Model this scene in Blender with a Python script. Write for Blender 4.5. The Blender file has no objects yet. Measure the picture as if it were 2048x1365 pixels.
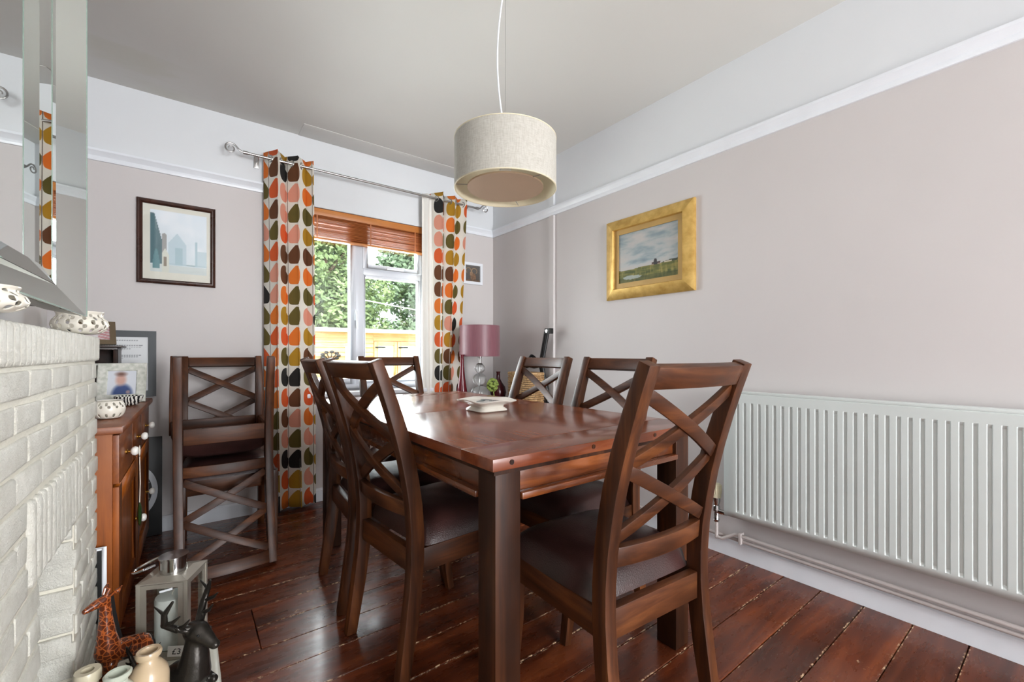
import bpy, bmesh, math, random
from mathutils import Vector, Matrix, noise
random.seed(7)
PI = math.pi
R = math.radians
scene = bpy.context.scene
COL = scene.collection

# ------------------------------------------------------------------ camera
cam_data = bpy.data.cameras.new('camera')
cam = bpy.data.objects.new('camera', cam_data)
COL.objects.link(cam)
cam.location = (0, 0, 1.04)
cam.rotation_euler = (R(90), 0, -R(37.08))
cam_data.sensor_width = 36.0
cam_data.lens = 36.0 * 864.0 / 2048.0
cam_data.shift_y = 25.5 / 2048.0
cam_data.clip_start = 0.02
scene.camera = cam

# ------------------------------------------------------------------ world, sun, daylight, exposure
world = bpy.data.worlds.new('overcast_sky')
scene.world = world
world.use_nodes = True
bg = world.node_tree.nodes['Background']
bg.inputs['Color'].default_value = (0.93, 0.97, 1.0, 1)
bg.inputs['Strength'].default_value = 4.2

sun_data = bpy.data.lights.new('sun', 'SUN')
sun_data.energy = 4.5
sun_data.angle = R(3)
sun_data.color = (1.0, 0.95, 0.86)
sun = bpy.data.objects.new('sun', sun_data)
COL.objects.link(sun)
sun.rotation_euler = (R(48), 0, R(-28))

def area(name, loc, rot, sx, sy, power, color):
    d = bpy.data.lights.new(name, 'AREA')
    d.shape = 'RECTANGLE'; d.size = sx; d.size_y = sy
    d.energy = power; d.color = color
    o = bpy.data.objects.new(name, d); COL.objects.link(o)
    o.location = loc; o.rotation_euler = rot
    return o
# daylight falling through the glazed garden doors in the wall behind the camera
area('daylight_rear_doors', (1.40, -3.62, 1.28), (R(90), 0, 0), 1.6, 2.2, 240, (0.95, 0.975, 1.0))
# daylight at the visible window
area('daylight_window', (1.11, 3.62, 1.42), (R(-90), 0, 0), 0.95, 1.25, 80, (0.93, 0.97, 1.0))

vs = scene.view_settings
vs.view_transform = 'Standard'
vs.look = 'None'
vs.gamma = 1.0
vs.use_curve_mapping = False
vs.exposure = 0.12

# ------------------------------------------------------------------ mesh helpers
def V(*a):
    return Vector(a)

def box(bm, x0, x1, y0, y1, z0, z1, mi=0):
    vs_ = [bm.verts.new(p) for p in ((x0,y0,z0),(x1,y0,z0),(x1,y1,z0),(x0,y1,z0),(x0,y0,z1),(x1,y0,z1),(x1,y1,z1),(x0,y1,z1))]
    fs = [(0,3,2,1),(4,5,6,7),(0,1,5,4),(1,2,6,5),(2,3,7,6),(3,0,4,7)]
    out = []
    for f in fs:
        fc = bm.faces.new([vs_[i] for i in f]); fc.material_index = mi; out.append(fc)
    return vs_

def sweep(bm, pts, size, nrm):
    """rectangular section swept along pts; size = (width, thickness) or list; nrm = thickness direction (vector or list)"""
    n = len(pts); pts = [Vector(p) for p in pts]; rings = []
    for i in range(n):
        t = (pts[min(i+1,n-1)] - pts[max(i-1,0)]).normalized()
        nv = Vector(nrm[i] if isinstance(nrm, list) else nrm)
        nv = (nv - t*nv.dot(t)).normalized()
        w = t.cross(nv)
        a, b = size[i] if isinstance(size, list) else size
        rings.append([bm.verts.new(pts[i] + w*(sx*a/2) + nv*(sy*b/2)) for sx, sy in ((-1,-1),(1,-1),(1,1),(-1,1))])
    for i in range(n-1):
        for k in range(4):
            bm.faces.new([rings[i][k], rings[i][(k+1)%4], rings[i+1][(k+1)%4], rings[i+1][k]])
    bm.faces.new(rings[0][::-1]); bm.faces.new(rings[-1])

def tube(bm, pts, rad, n=10, caps=True, closed=False):
    pts = [Vector(p) for p in pts]; m = len(pts)
    rads = rad if isinstance(rad, (list, tuple)) else [rad]*m
    up = None; rings = []
    for i in range(m):
        if closed:
            t = (pts[(i+1)%m] - pts[i-1]).normalized()
        else:
            t = (pts[min(i+1,m-1)] - pts[max(i-1,0)]).normalized()
        if up is None:
            up = Vector((0,0,1)) if abs(t.z) < 0.9 else Vector((1,0,0))
        up = (up - t*up.dot(t)).normalized()
        s = t.cross(up)
        rings.append([bm.verts.new(pts[i] + (up*math.cos(2*PI*k/n) + s*math.sin(2*PI*k/n))*rads[i]) for k in range(n)])
    rng = range(m) if closed else range(m-1)
    for i in rng:
        j = (i+1) % m
        for k in range(n):
            bm.faces.new([rings[i][k], rings[i][(k+1)%n], rings[j][(k+1)%n], rings[j][k]])
    if caps and not closed:
        bm.faces.new(rings[0][::-1]); bm.faces.new(rings[-1])

def lathe(bm, prof, n=24, c=(0,0,0), cap0=True, cap1=True, closed=False):
    rings = []
    for r, z in prof:
        rings.append([bm.verts.new((c[0]+r*math.cos(2*PI*k/n), c[1]+r*math.sin(2*PI*k/n), c[2]+z)) for k in range(n)])
    L = len(prof)
    for i in range(L if closed else L-1):
        j = (i+1) % L
        for k in range(n):
            bm.faces.new([rings[i][k], rings[i][(k+1)%n], rings[j][(k+1)%n], rings[j][k]])
    if not closed:
        if cap0: bm.faces.new(rings[0][::-1])
        if cap1: bm.faces.new(rings[-1])

def ball(bm, c, r, sc=(1,1,1), u=12, v=8):
    m = Matrix.Translation(c) @ Matrix.Diagonal((sc[0], sc[1], sc[2], 1))
    bmesh.ops.create_uvsphere(bm, u_segments=u, v_segments=v, radius=r, matrix=m)

def torus(bm, c, axis, R_, r_, n=20, m=6):
    axis = Vector(axis).normalized()
    a = axis.orthogonal().normalized(); b = axis.cross(a)
    tube(bm, [Vector(c) + (a*math.cos(2*PI*i/n) + b*math.sin(2*PI*i/n))*R_ for i in range(n)], r_, m, closed=True)

def bevel(bm, w, seg=2, ang=40):
    bmesh.ops.remove_doubles(bm, verts=bm.verts, dist=1e-6)
    es = [e for e in bm.edges if len(e.link_faces) == 2 and e.calc_face_angle(0) > R(ang)]
    bmesh.ops.bevel(bm, geom=es, offset=w, segments=seg, affect='EDGES', profile=0.6, clamp_overlap=True)

def BM():
    return bmesh.new()

def mesh_of(name, bm, mats, smooth=40):
    bmesh.ops.recalc_face_normals(bm, faces=bm.faces)
    me = bpy.data.meshes.new(name)
    bm.to_mesh(me); bm.free()
    for m in (mats if isinstance(mats, (list, tuple)) else [mats]):
        me.materials.append(m)
    if smooth:
        me.shade_smooth()
        me.set_sharp_from_angle(angle=R(smooth))
    return me

def link(name, me, parent=None, loc=None, rot=None):
    o = bpy.data.objects.new(name, me)
    COL.objects.link(o)
    if parent is not None: o.parent = parent
    if loc is not None: o.location = loc
    if rot is not None: o.rotation_euler = rot
    return o

def obj(name, bm, mats, parent=None, bev=0, smooth=40, seg=2, loc=None, rot=None):
    if bev: bevel(bm, bev, seg)
    return link(name, mesh_of(name, bm, mats, smooth), parent, loc, rot)

def thing(name, label, cat, loc=(0,0,0), rotz=0, group=None, rot=None):
    o = bpy.data.objects.new(name, None)
    o.empty_display_size = 0.05
    COL.objects.link(o)
    o.location = loc
    o.rotation_euler = rot if rot is not None else (0, 0, rotz)
    return tag(o, label, cat, group)

def tag(o, label, cat, group=None):
    o['label'] = label; o['category'] = cat
    if group: o['group'] = group
    return o

def struct(o, label=None):
    o['kind'] = 'structure'
    if label: o['label'] = label
    return o

def copy_tree(o, parent=None):
    c = o.copy(); COL.objects.link(c); c.parent = parent
    for ch in list(o.children):
        copy_tree(ch, c)
    return c

# ------------------------------------------------------------------ material helpers
def lin(c):
    return tuple(((x/255.0)/12.92 if x/255.0 <= 0.04045 else ((x/255.0+0.055)/1.055)**2.4) for x in c[:3])

def rgb(*c):
    return lin(c) + (1.0,)

class NT:
    def __init__(self, name):
        self.m = bpy.data.materials.new(name); self.m.use_nodes = True
        self.t = self.m.node_tree; self.n = self.t.nodes; self.l = self.t.links
        self.b = self.n['Principled BSDF']; self.out = self.n['Material Output']
    def add(self, typ, **kw):
        nd = self.n.new(typ)
        for k, v in kw.items(): setattr(nd, k, v)
        return nd
    def put(self, nd, key, val):
        s = nd.inputs[key]
        if isinstance(val, bpy.types.NodeSocket): self.l.new(val, s)
        else: s.default_value = val
    def math(self, op, a, b=None, c=None):
        nd = self.add('ShaderNodeMath', operation=op)
        self.put(nd, 0, a)
        if b is not None: self.put(nd, 1, b)
        if c is not None: self.put(nd, 2, c)
        return nd.outputs[0]
    def coord(self, which='Object', scale=(1,1,1), rot=(0,0,0)):
        tc = self.add('ShaderNodeTexCoord'); mp = self.add('ShaderNodeMapping')
        self.l.new(tc.outputs[which], mp.inputs['Vector'])
        mp.inputs['Scale'].default_value = scale; mp.inputs['Rotation'].default_value = rot
        return mp.outputs[0]
    def noise(self, vec, scale=5, detail=3, rough=0.5, dist=0.0, out='Fac'):
        nd = self.add('ShaderNodeTexNoise')
        self.l.new(vec, nd.inputs['Vector'])
        nd.inputs['Scale'].default_value = scale; nd.inputs['Detail'].default_value = detail
        nd.inputs['Roughness'].default_value = rough; nd.inputs['Distortion'].default_value = dist
        return nd.outputs[out]
    def ramp(self, fac, stops, interp='LINEAR'):
        nd = self.add('ShaderNodeValToRGB'); cr = nd.color_ramp; cr.interpolation = interp
        while len(cr.elements) < len(stops): cr.elements.new(0.5)
        for e, (p, c) in zip(cr.elements, stops):
            e.position = p; e.color = c if len(c) == 4 else tuple(c) + (1,)
        self.l.new(fac, nd.inputs[0])
        return nd.outputs[0]
    def mix(self, fac, a, b, typ='MIX'):
        nd = self.add('ShaderNodeMix', data_type='RGBA', blend_type=typ)
        self.put(nd, 0, fac); self.put(nd, 6, a); self.put(nd, 7, b)
        return nd.outputs[2]
    def bump(self, h, strength=0.3, dist=0.01):
        nd = self.add('ShaderNodeBump')
        self.l.new(h, nd.inputs['Height'])
        nd.inputs['Strength'].default_value = strength; nd.inputs['Distance'].default_value = dist
        self.l.new(nd.outputs[0], self.b.inputs['Normal'])
    def set(self, **kw):
        for k, v in kw.items():
            self.put(self.b, k.replace('_', ' '), v)
        return self

def plain(name, c, rough=0.5, metal=0.0, bump=0, bscale=60, var=0.06, **kw):
    t = NT(name)
    vec = t.coord()
    nz = t.noise(vec, 7, 4)
    base = rgb(*c)
    dark = tuple(x*(1-var*2) for x in base[:3]) + (1,); lite = tuple(min(1, x*(1+var)) for x in base[:3]) + (1,)
    t.set(Base_Color=t.ramp(nz, [(0.3, dark), (0.7, lite)]), Roughness=rough, Metallic=metal)
    for k, v in kw.items(): t.put(t.b, k.replace('_', ' '), v)
    if bump: t.bump(t.noise(t.coord(), bscale, 3), bump, 0.004)
    return t.m

def wood(name, dark, mid, lite, axis='x', rough=0.3, wear=None, coat=0.0, scale=1.0, rvar=0.12, per_obj=False, spec=0.5, bmp=0.12, blot=0.75):
    t = NT(name)
    st = {'x': (1.2, 14, 14), 'y': (14, 1.2, 14), 'z': (14, 14, 1.2)}[axis]
    vec = t.coord('Object', tuple(s*scale for s in st))
    if per_obj:
        oi = t.add('ShaderNodeObjectInfo')
        va = t.add('ShaderNodeVectorMath', operation='ADD'); t.l.new(vec, va.inputs[0])
        sc = t.math('MULTIPLY', oi.outputs['Random'], 37.0)
        cb = t.add('ShaderNodeCombineXYZ')
        for i in range(3): t.l.new(sc, cb.inputs[i])
        t.l.new(cb.outputs[0], va.inputs[1]); vec = va.outputs[0]
    g = t.noise(vec, 1.6, 6, 0.62, 0.6)
    col = t.ramp(g, [(0.28, rgb(*dark)), (0.5, rgb(*mid)), (0.74, rgb(*lite))])
    big = t.noise(t.coord('Object', (1,1,1)), 3.2, 3)
    col = t.mix(t.ramp(big, [(0.35, (0,0,0,1)), (0.72, (blot,blot,blot,1))]), col, rgb(*dark))
    if wear:
        w = t.noise(t.coord('Object', (1,1,1)), 38, 5, 0.7)
        col = t.mix(t.ramp(w, [(0.70, (0,0,0,1)), (0.74, (1,1,1,1))]), col, rgb(*wear))
    t.set(Base_Color=col, Coat_Weight=coat, Coat_Roughness=0.08)
    t.b.inputs['Specular IOR Level'].default_value = spec
    rn = t.noise(t.coord('Object', (1,1,1)), 9, 3)
    t.put(t.b, 'Roughness', t.math('ADD', t.math('MULTIPLY', rn, rvar*2), rough - rvar))
    t.bump(g, bmp, 0.002)
    return t.m

def thin_glass(name, tint=(1,1,1,1), refl=1.0, rough=0.0):
    t = NT(name)
    t.n.remove(t.b)
    tr = t.add('ShaderNodeBsdfTransparent'); tr.inputs[0].default_value = tint
    gl = t.add('ShaderNodeBsdfGlossy'); gl.inputs['Roughness'].default_value = rough
    fr = t.add('ShaderNodeFresnel'); fr.inputs['IOR'].default_value = 1.5
    mx = t.add('ShaderNodeMixShader')
    t.l.new(t.math('MULTIPLY', fr.outputs[0], refl), mx.inputs[0])
    t.l.new(tr.outputs[0], mx.inputs[1]); t.l.new(gl.outputs[0], mx.inputs[2])
    t.l.new(mx.outputs[0], t.out.inputs[0])
    return t.m

def paint_mat(name, rough=0.55):
    t = NT(name)
    a = t.add('ShaderNodeAttribute', attribute_name='Col')
    t.set(Base_Color=a.outputs['Color'], Roughness=rough)
    return t.m

M = {}
# walls
t = NT('mauve_wall_paint'); nz = t.noise(t.coord(), 1.4, 4)
t.set(Base_Color=t.ramp(nz, [(0.3, rgb(205,200,199)), (0.7, rgb(209,204,203))]), Roughness=0.62)
t.bump(t.noise(t.coord(), 45, 4), 0.06, 0.004); M['wall'] = t.m
t = NT('white_wall_paint'); nz = t.noise(t.coord(), 1.4, 4)
t.set(Base_Color=t.ramp(nz, [(0.3, rgb(219,222,226)), (0.7, rgb(225,228,231))]), Roughness=0.55)
t.bump(t.noise(t.coord(), 30, 4), 0.08, 0.004); M['wall_white'] = t.m
t = NT('ceiling_paint'); nz = t.noise(t.coord('Object', (1,1,1)), 0.9, 5)
col = t.ramp(nz, [(0.3, rgb(214,213,209)), (0.7, rgb(219,218,214))])
st = t.noise(t.coord('Object', (1.6, 5.0, 1), (0,0,R(8))), 0.55, 4, 0.6)
col = t.mix(t.ramp(st, [(0.62, (0,0,0,1)), (0.72, (0.4,0.4,0.4,1))]), col, rgb(204,203,188))
t.set(Base_Color=col, Roughness=0.65); t.bump(t.noise(t.coord(), 12, 4), 0.07, 0.006); M['ceiling'] = t.m
M['gloss_white'] = plain('white_gloss_paint', (236,240,246), 0.3, bump=0.1, bscale=25, var=0.02)
M['upvc'] = plain('white_window_plastic', (214,218,226), 0.3, var=0.01)
M['radiator'] = plain('radiator_enamel', (214,221,219), 0.35, var=0.01)
M['pipe'] = plain('painted_pipe', (193,184,181), 0.45, var=0.03)
M['cream_plastic'] = plain('cream_valve_plastic', (226,218,188), 0.4)
M['chrome'] = plain('chrome', (205,205,205), 0.15, 1.0, var=0.02)
M['steel'] = plain('brushed_steel', (176,174,172), 0.28, 1.0, var=0.04)
M['black'] = plain('matt_black', (18,18,19), 0.45, var=0.05)
M['soot'] = plain('soot', (14,13,12), 0.9)
M['grout'] = plain('dark_gap', (20,13,10), 0.9)

# floorboards
t = NT('stained_floorboard')
oi = t.add('ShaderNodeObjectInfo')
va = t.add('ShaderNodeVectorMath', operation='ADD'); t.l.new(t.coord('Object', (1.0, 9, 9)), va.inputs[0])
cb = t.add('ShaderNodeCombineXYZ'); sc = t.math('MULTIPLY', oi.outputs['Random'], 53.0)
t.l.new(sc, cb.inputs[0]); t.l.new(sc, cb.inputs[1]); t.l.new(cb.outputs[0], va.inputs[1])
g = t.noise(va.outputs[0], 1.5, 6, 0.6, 0.8)
col = t.ramp(g, [(0.22, rgb(54,23,12)), (0.5, rgb(104,48,24)), (0.80, rgb(152,80,42))])
va2 = t.add('ShaderNodeVectorMath', operation='ADD'); t.l.new(t.coord('Object', (1,1,1)), va2.inputs[0]); t.l.new(cb.outputs[0], va2.inputs[1])
va3 = t.add('ShaderNodeVectorMath', operation='ADD'); t.l.new(t.coord('Object', (0.7, 3.2, 3.2)), va3.inputs[0]); t.l.new(cb.outputs[0], va3.inputs[1])
blot = t.noise(va3.outputs[0], 2.2, 3, 0.5)
col = t.mix(t.ramp(blot, [(0.38, (0,0,0,1)), (0.72, (0.8,0.8,0.8,1))]), col, rgb(44,20,12))
chip = t.noise(va2.outputs[0], 30, 6, 0.72, 0.4)
chipm = t.noise(va2.outputs[0], 1.7, 2)
cm = t.math('MULTIPLY', t.ramp(chip, [(0.655, (0,0,0,1)), (0.685, (1,1,1,1))]), t.ramp(chipm, [(0.45, (0.0,0.0,0.0,1)), (0.6, (1,1,1,1))]))
sy = t.add('ShaderNodeSeparateXYZ'); tg = t.add('ShaderNodeTexCoord'); t.l.new(tg.outputs['Generated'], sy.inputs[0])
edge = t.math('GREATER_THAN', t.math('ABSOLUTE', t.math('SUBTRACT', sy.outputs[1], 0.5)), 0.468)
ch2 = t.ramp(t.noise(va2.outputs[0], 46, 5, 0.7, 0.4), [(0.53, (0,0,0,1)), (0.56, (1,1,1,1))])
gate = t.ramp(t.noise(va2.outputs[0], 3.1, 2), [(0.44, (0,0,0,1)), (0.52, (1,1,1,1))])
cm = t.math('MAXIMUM', cm, t.math('MULTIPLY', edge, t.math('MULTIPLY', ch2, gate)))
col = t.mix(cm, col, rgb(206,172,138))
t.set(Base_Color=col, Coat_Weight=0.15, Coat_Roughness=0.12)
rn = t.noise(t.coord('Object', (2, 6, 6)), 6, 4)
t.b.inputs['Specular IOR Level'].default_value = 0.42
t.put(t.b, 'Roughness', t.math('ADD', t.math('MULTIPLY', rn, 0.16), 0.20))
t.bump(t.noise(t.coord('Object', (2, 9, 9)), 3, 4), 0.10, 0.003)
M['floor'] = t.m

DW = dict(dark=(34,17,9), mid=(84,46,24), lite=(128,76,40))
M['chair_x'] = wood('chair_wood_x', axis='x', rough=0.38, coat=0.0, spec=0.27, **DW)
M['chair_y'] = wood('chair_wood_y', axis='y', rough=0.38, coat=0.0, spec=0.27, **DW)
M['chair_z'] = wood('chair_wood_z', axis='z', rough=0.38, coat=0.0, spec=0.27, **DW)
TW = dict(dark=(52,24,11), mid=(116,60,28), lite=(172,96,44))
M['table_x'] = wood('table_wood_x', axis='x', rough=0.26, coat=0.3, **TW)
M['table_y'] = wood('table_wood_y', axis='y', rough=0.26, coat=0.3, **TW)
M['table_leg'] = wood('table_leg_wood', (26,13,7), (56,29,15), (92,52,26), axis='z', rough=0.42, coat=0.0, spec=0.22)
M['table_top_x'] = wood('table_top_wood_x', (84,38,20), (122,62,36), (150,86,52), axis='x', rough=0.21, coat=0.10, rvar=0.04, spec=0.45, bmp=0.02, blot=0.35)
M['table_top_y'] = wood('table_top_wood_y', (84,38,20), (122,62,36), (150,86,52), axis='y', rough=0.21, coat=0.10, rvar=0.04, spec=0.45, bmp=0.02, blot=0.35)
t = NT('brown_leather'); v = t.coord(); nz = t.noise(v, 6, 4)
t.set(Base_Color=t.ramp(nz, [(0.3, rgb(40,24,22)), (0.7, rgb(66,40,37))]), Roughness=0.31)
vo = t.add('ShaderNodeTexVoronoi', feature='DISTANCE_TO_EDGE'); vo.inputs['Scale'].default_value = 160; t.l.new(v, vo.inputs['Vector'])
t.bump(t.math('ADD', t.math('MULTIPLY', vo.outputs[0], 1.2), t.math('MULTIPLY', t.noise(v, 16, 4), 1.0)), 0.18, 0.003); M['leather'] = t.m
M['pine_x'] = wood('pine_wood_x', (104,54,22), (146,82,36), (172,104,52), axis='x', rough=0.35, coat=0.15)
M['pine_y'] = wood('pine_wood_y', (96,46,14), (136,70,22), (160,92,36), axis='y', rough=0.4, coat=0.0)
M['pine_z'] = wood('pine_wood_z', (108,52,12), (152,80,22), (178,102,36), axis='z', rough=0.45, coat=0.0, spec=0.28)
M['dark_box'] = wood('dark_box_wood', (26,14,10), (48,27,18), (70,42,28), axis='y', rough=0.35)
t = NT('white_painted_brick'); v = t.coord()
oi = t.add('ShaderNodeObjectInfo')
va = t.add('ShaderNodeVectorMath', operation='ADD'); t.l.new(v, va.inputs[0])
cb = t.add('ShaderNodeCombineXYZ'); sc = t.math('MULTIPLY', oi.outputs['Random'], 91.0)
for i in range(3): t.l.new(sc, cb.inputs[i])
t.l.new(cb.outputs[0], va.inputs[1]); v = va.outputs[0]
nz = t.noise(v, 24, 4)
t.set(Base_Color=t.ramp(nz, [(0.3, rgb(224,221,209)), (0.7, rgb(240,238,228))]), Roughness=0.5)
mu = t.noise(v, 95, 6, 0.72, 1.2); pit = t.noise(v, 260, 3, 0.6)
t.bump(t.math('ADD', t.math('MULTIPLY', mu, 1.0), t.math('MULTIPLY', pit, 0.5)), 0.7, 0.012); M['brick'] = t.m
M['mortar'] = plain('white_painted_mortar', (218,213,198), 0.6, bump=0.5, bscale=90, var=0.03)
M['hearth'] = plain('white_painted_hearth', (222,219,206), 0.4, bump=0.5, bscale=28, var=0.03)
M['ceramic'] = plain('cream_ceramic', (236,231,218), 0.2, var=0.02)
M['glass'] = thin_glass('window_glass', (0.97,0.985,0.98,1), 0.6)
M['pic_glass'] = thin_glass('picture_glass', (1,1,1,1), 0.75)
t = NT('mirror'); t.set(Base_Color=(0.84,0.87,0.85,1), Metallic=1.0, Roughness=0.012); M['mirror'] = t.m
M['paint'] = paint_mat('printed_picture')

# ------------------------------------------------------------------ room shell
XL, XR, YB, YR, ZC = -0.78, 2.248, 3.262, -3.45, 2.55
RAIL = 2.105
BX = -0.345            # chimney breast face
BY0, BY1 = 0.10, 1.95  # chimney breast along the left wall
FIRE_Y0, FIRE_Y1, FIRE_Z = 1.265, 1.61, 0.60

bm = BM(); box(bm, XL-0.2, XR+0.2, YR-0.2, YB+0.2, -0.12, -0.012)
floor = struct(obj('floor', bm, M['grout'], smooth=0), 'dark stained bare floorboards with worn gaps')
def board_mesh(x0, x1, w):
    b = BM(); n = 6
    box(b, 0, x1-x0, 0, w, -0.0115, 0.0)
    bevel(b, 0.0018, 1)
    return mesh_of('floorboard', b, M['floor'], 40)
full = board_mesh(XL, XR, 0.1478)
y = 0.996 - 0.15*30
k = 0
splits = {}
while y < YB:
    w = 0.1478
    segs = None
    yc = y + 0.07
    if 1.68 < yc < 1.98: segs = [(XL, 0.212), (0.2145, XR)]
    elif 0.42 < yc < 0.55: segs = [(XL, 1.02), (1.0225, XR)]
    elif 2.3 < yc < 2.45: segs = [(XL, 0.95), (0.9525, XR)]
    top = 0.0 - 0.0012*random.random()
    if y + w > YB - 0.002:
        m = board_mesh(XL, XR, max(0.02, YB - y - 0.003)); link('floorboard', m, floor, (XL, y, top))
    elif segs:
        for a, b_ in segs:
            link('floorboard', board_mesh(a, b_, w), floor, (a, y, top - 0.0006*random.random()))
    elif y > YR:
        link('floorboard', full, floor, (XL, y, top))
    y += 0.15; k += 1

bm = BM(); box(bm, XL-0.2, XR+0.2, YR-0.2, YB+0.2, ZC, ZC+0.25)
ceiling = struct(obj('ceiling', bm, M['ceiling'], smooth=0))
bm = BM(); box(bm, 0.62, XR, YB-0.185, YB, ZC-0.0035, ZC); bevel(bm, 0.003, 2)
obj('plaster_band', bm, M['ceiling'], ceiling)

def two_tone(bm, x0, x1, y0, y1, z0, z1):
    if z0 < RAIL: box(bm, x0, x1, y0, y1, z0, min(z1, RAIL), 0)
    if z1 > RAIL: box(bm, x0, x1, y0, y1, max(z0, RAIL), z1, 1)
W2 = [M['wall'], M['wall_white']]
WX0, WX1, WZ0, WZ1 = 0.60, 1.605, 0.765, 2.075
T = 0.20
bm = BM()
two_tone(bm, XL-0.2, WX0, YB, YB+T, -0.1, ZC); two_tone(bm, WX1, XR+0.2, YB, YB+T, -0.1, ZC)
two_tone(bm, WX0, WX1, YB, YB+T, -0.1, WZ0); two_tone(bm, WX0, WX1, YB, YB+T, WZ1, ZC)
struct(obj('wall_back', bm, W2, smooth=0), 'mauve wall with white band above the picture rail')
# the white painted panel between the blind and the picture rail
bm = BM(); box(bm, WX0-0.02, WX1+0.02, YB-0.004, YB, WZ1+0.002, RAIL+0.01)
struct(obj('trim_3', bm, M['wall_white'], smooth=0))
bm = BM(); two_tone(bm, XR, XR+0.2, YR-0.2, YB, -0.1, ZC)
struct(obj('wall_right', bm, W2, smooth=0), 'mauve wall with white band above the picture rail')
bm = BM(); two_tone(bm, XL-0.2, XL, YR-0.2, YB, -0.1, ZC)
struct(obj('wall_left', bm, W2, smooth=0))
# rear wall with wide glazed garden doors (behind the camera)
DX0, DX1, DZ1 = 0.55, 2.22, 2.40
bm = BM()
two_tone(bm, XL-0.2, DX0, YR-0.2, YR, -0.1, ZC); two_tone(bm, DX1, XR+0.2, YR-0.2, YR, -0.1, ZC)
two_tone(bm, DX0, DX1, YR-0.2, YR, DZ1, ZC)
struct(obj('wall_rear', bm, W2, smooth=0))
bm = BM()
for a, b_ in ((DX0, DX0+0.07), (DX1-0.07, DX1), ((DX0+DX1)/2-0.06, (DX0+DX1)/2+0.06)):
    box(bm, a, b_, YR-0.07, YR-0.01, 0, DZ1)
box(bm, DX0+0.07, DX1-0.07, YR-0.07, YR-0.01, 0, 0.09); box(bm, DX0+0.07, DX1-0.07, YR-0.07, YR-0.01, DZ1-0.08, DZ1)
door1 = struct(obj('door_1', bm, M['upvc'], bev=0.003))
# chimney breast with firebox
bm = BM()
two_tone(bm, XL, BX, BY0, FIRE_Y0, -0.05, ZC); two_tone(bm, XL, BX, FIRE_Y1, BY1, -0.05, ZC)
two_tone(bm, XL, BX, FIRE_Y0, FIRE_Y1, FIRE_Z, ZC)
struct(obj('wall_chimney', bm, W2, smooth=0), 'mauve chimney breast with white upper band')
bm = BM()
box(bm, XL, XL+0.02, FIRE_Y0, FIRE_Y1, 0, FIRE_Z)
box(bm, XL+0.02, BX-0.002, FIRE_Y0, FIRE_Y0+0.004, 0, FIRE_Z); box(bm, XL+0.02, BX-0.002, FIRE_Y1-0.004, FIRE_Y1, 0, FIRE_Z)
box(bm, XL+0.02, BX-0.002, FIRE_Y0+0.004, FIRE_Y1-0.004, FIRE_Z-0.004, FIRE_Z)
struct(obj('trim_4', bm, M['soot'], smooth=0), 'black sooty firebox lining')

# picture rail and baseboard profiles swept along the walls
def moulding(bm, p0, p1, inward, prof):
    p0 = Vector(p0); p1 = Vector(p1); inward = Vector(inward)
    a = [bm.verts.new(p0 + inward*d + Vector((0,0,z))) for d, z in prof]
    b_ = [bm.verts.new(p1 + inward*d + Vector((0,0,z))) for d, z in prof]
    n = len(prof)
    for i in range(n):
        bm.faces.new([a[i], a[(i+1)%n], b_[(i+1)%n], b_[i]])
    bm.faces.new(a[::-1]); bm.faces.new(b_)
rail = [(0, RAIL-0.006), (0.010, RAIL-0.006), (0.014, RAIL+0.004), (0.012, RAIL+0.018), (0.022, RAIL+0.034), (0.030, RAIL+0.042), (0.030, RAIL+0.054), (0.018, RAIL+0.058), (0, RAIL+0.058)]
def trim(name, p0, p1, inward, prof, mat):
    bm = BM(); moulding(bm, p0, p1, inward, prof); return struct(obj(name, bm, mat, smooth=30))
trim('trim_1', (XL, YB, 0), (0.52, YB, 0), (0,-1,0), rail, M['gloss_white'])
trim('trim_2', (XR, YR, 0), (XR, YB, 0), (-1,0,0), rail, M['gloss_white'])
trim('trim_5', (1.70, YB, 0), (XR, YB, 0), (0,-1,0), rail, M['gloss_white'])
trim('trim_6', (XL, BY1, 0), (XL, YB, 0), (1,0,0), rail, M['gloss_white'])
trim('trim_7', (BX, BY0, 0), (BX, BY1, 0), (1,0,0), rail, M['gloss_white'])
skirt = [(0, 0), (0.020, 0), (0.020, 0.078), (0.012, 0.088), (0, 0.090)]
trim('baseboard_back', (XL, YB, 0), (XR, YB, 0), (0,-1,0), skirt, M['gloss_white'])
trim('baseboard_right', (XR, YR, 0), (XR, YB, 0), (-1,0,0), skirt, M['gloss_white'])
trim('baseboard_left', (XL, BY1, 0), (XL, YB, 0), (1,0,0), skirt, M['gloss_white'])
# boxed conduit up the right wall
bm = BM(); box(bm, XR-0.022, XR, 2.425, 2.478, 0.092, RAIL-0.008); bevel(bm, 0.003, 1)
struct(obj('trim_9', bm, M['wall']), 'narrow wall-coloured conduit running up the right wall')
bm = BM(); box(bm, XR-0.022, XR, 2.425, 2.478, RAIL+0.06, ZC); bevel(bm, 0.003, 1)
struct(obj('trim_10', bm, M['wall_white']))

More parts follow.
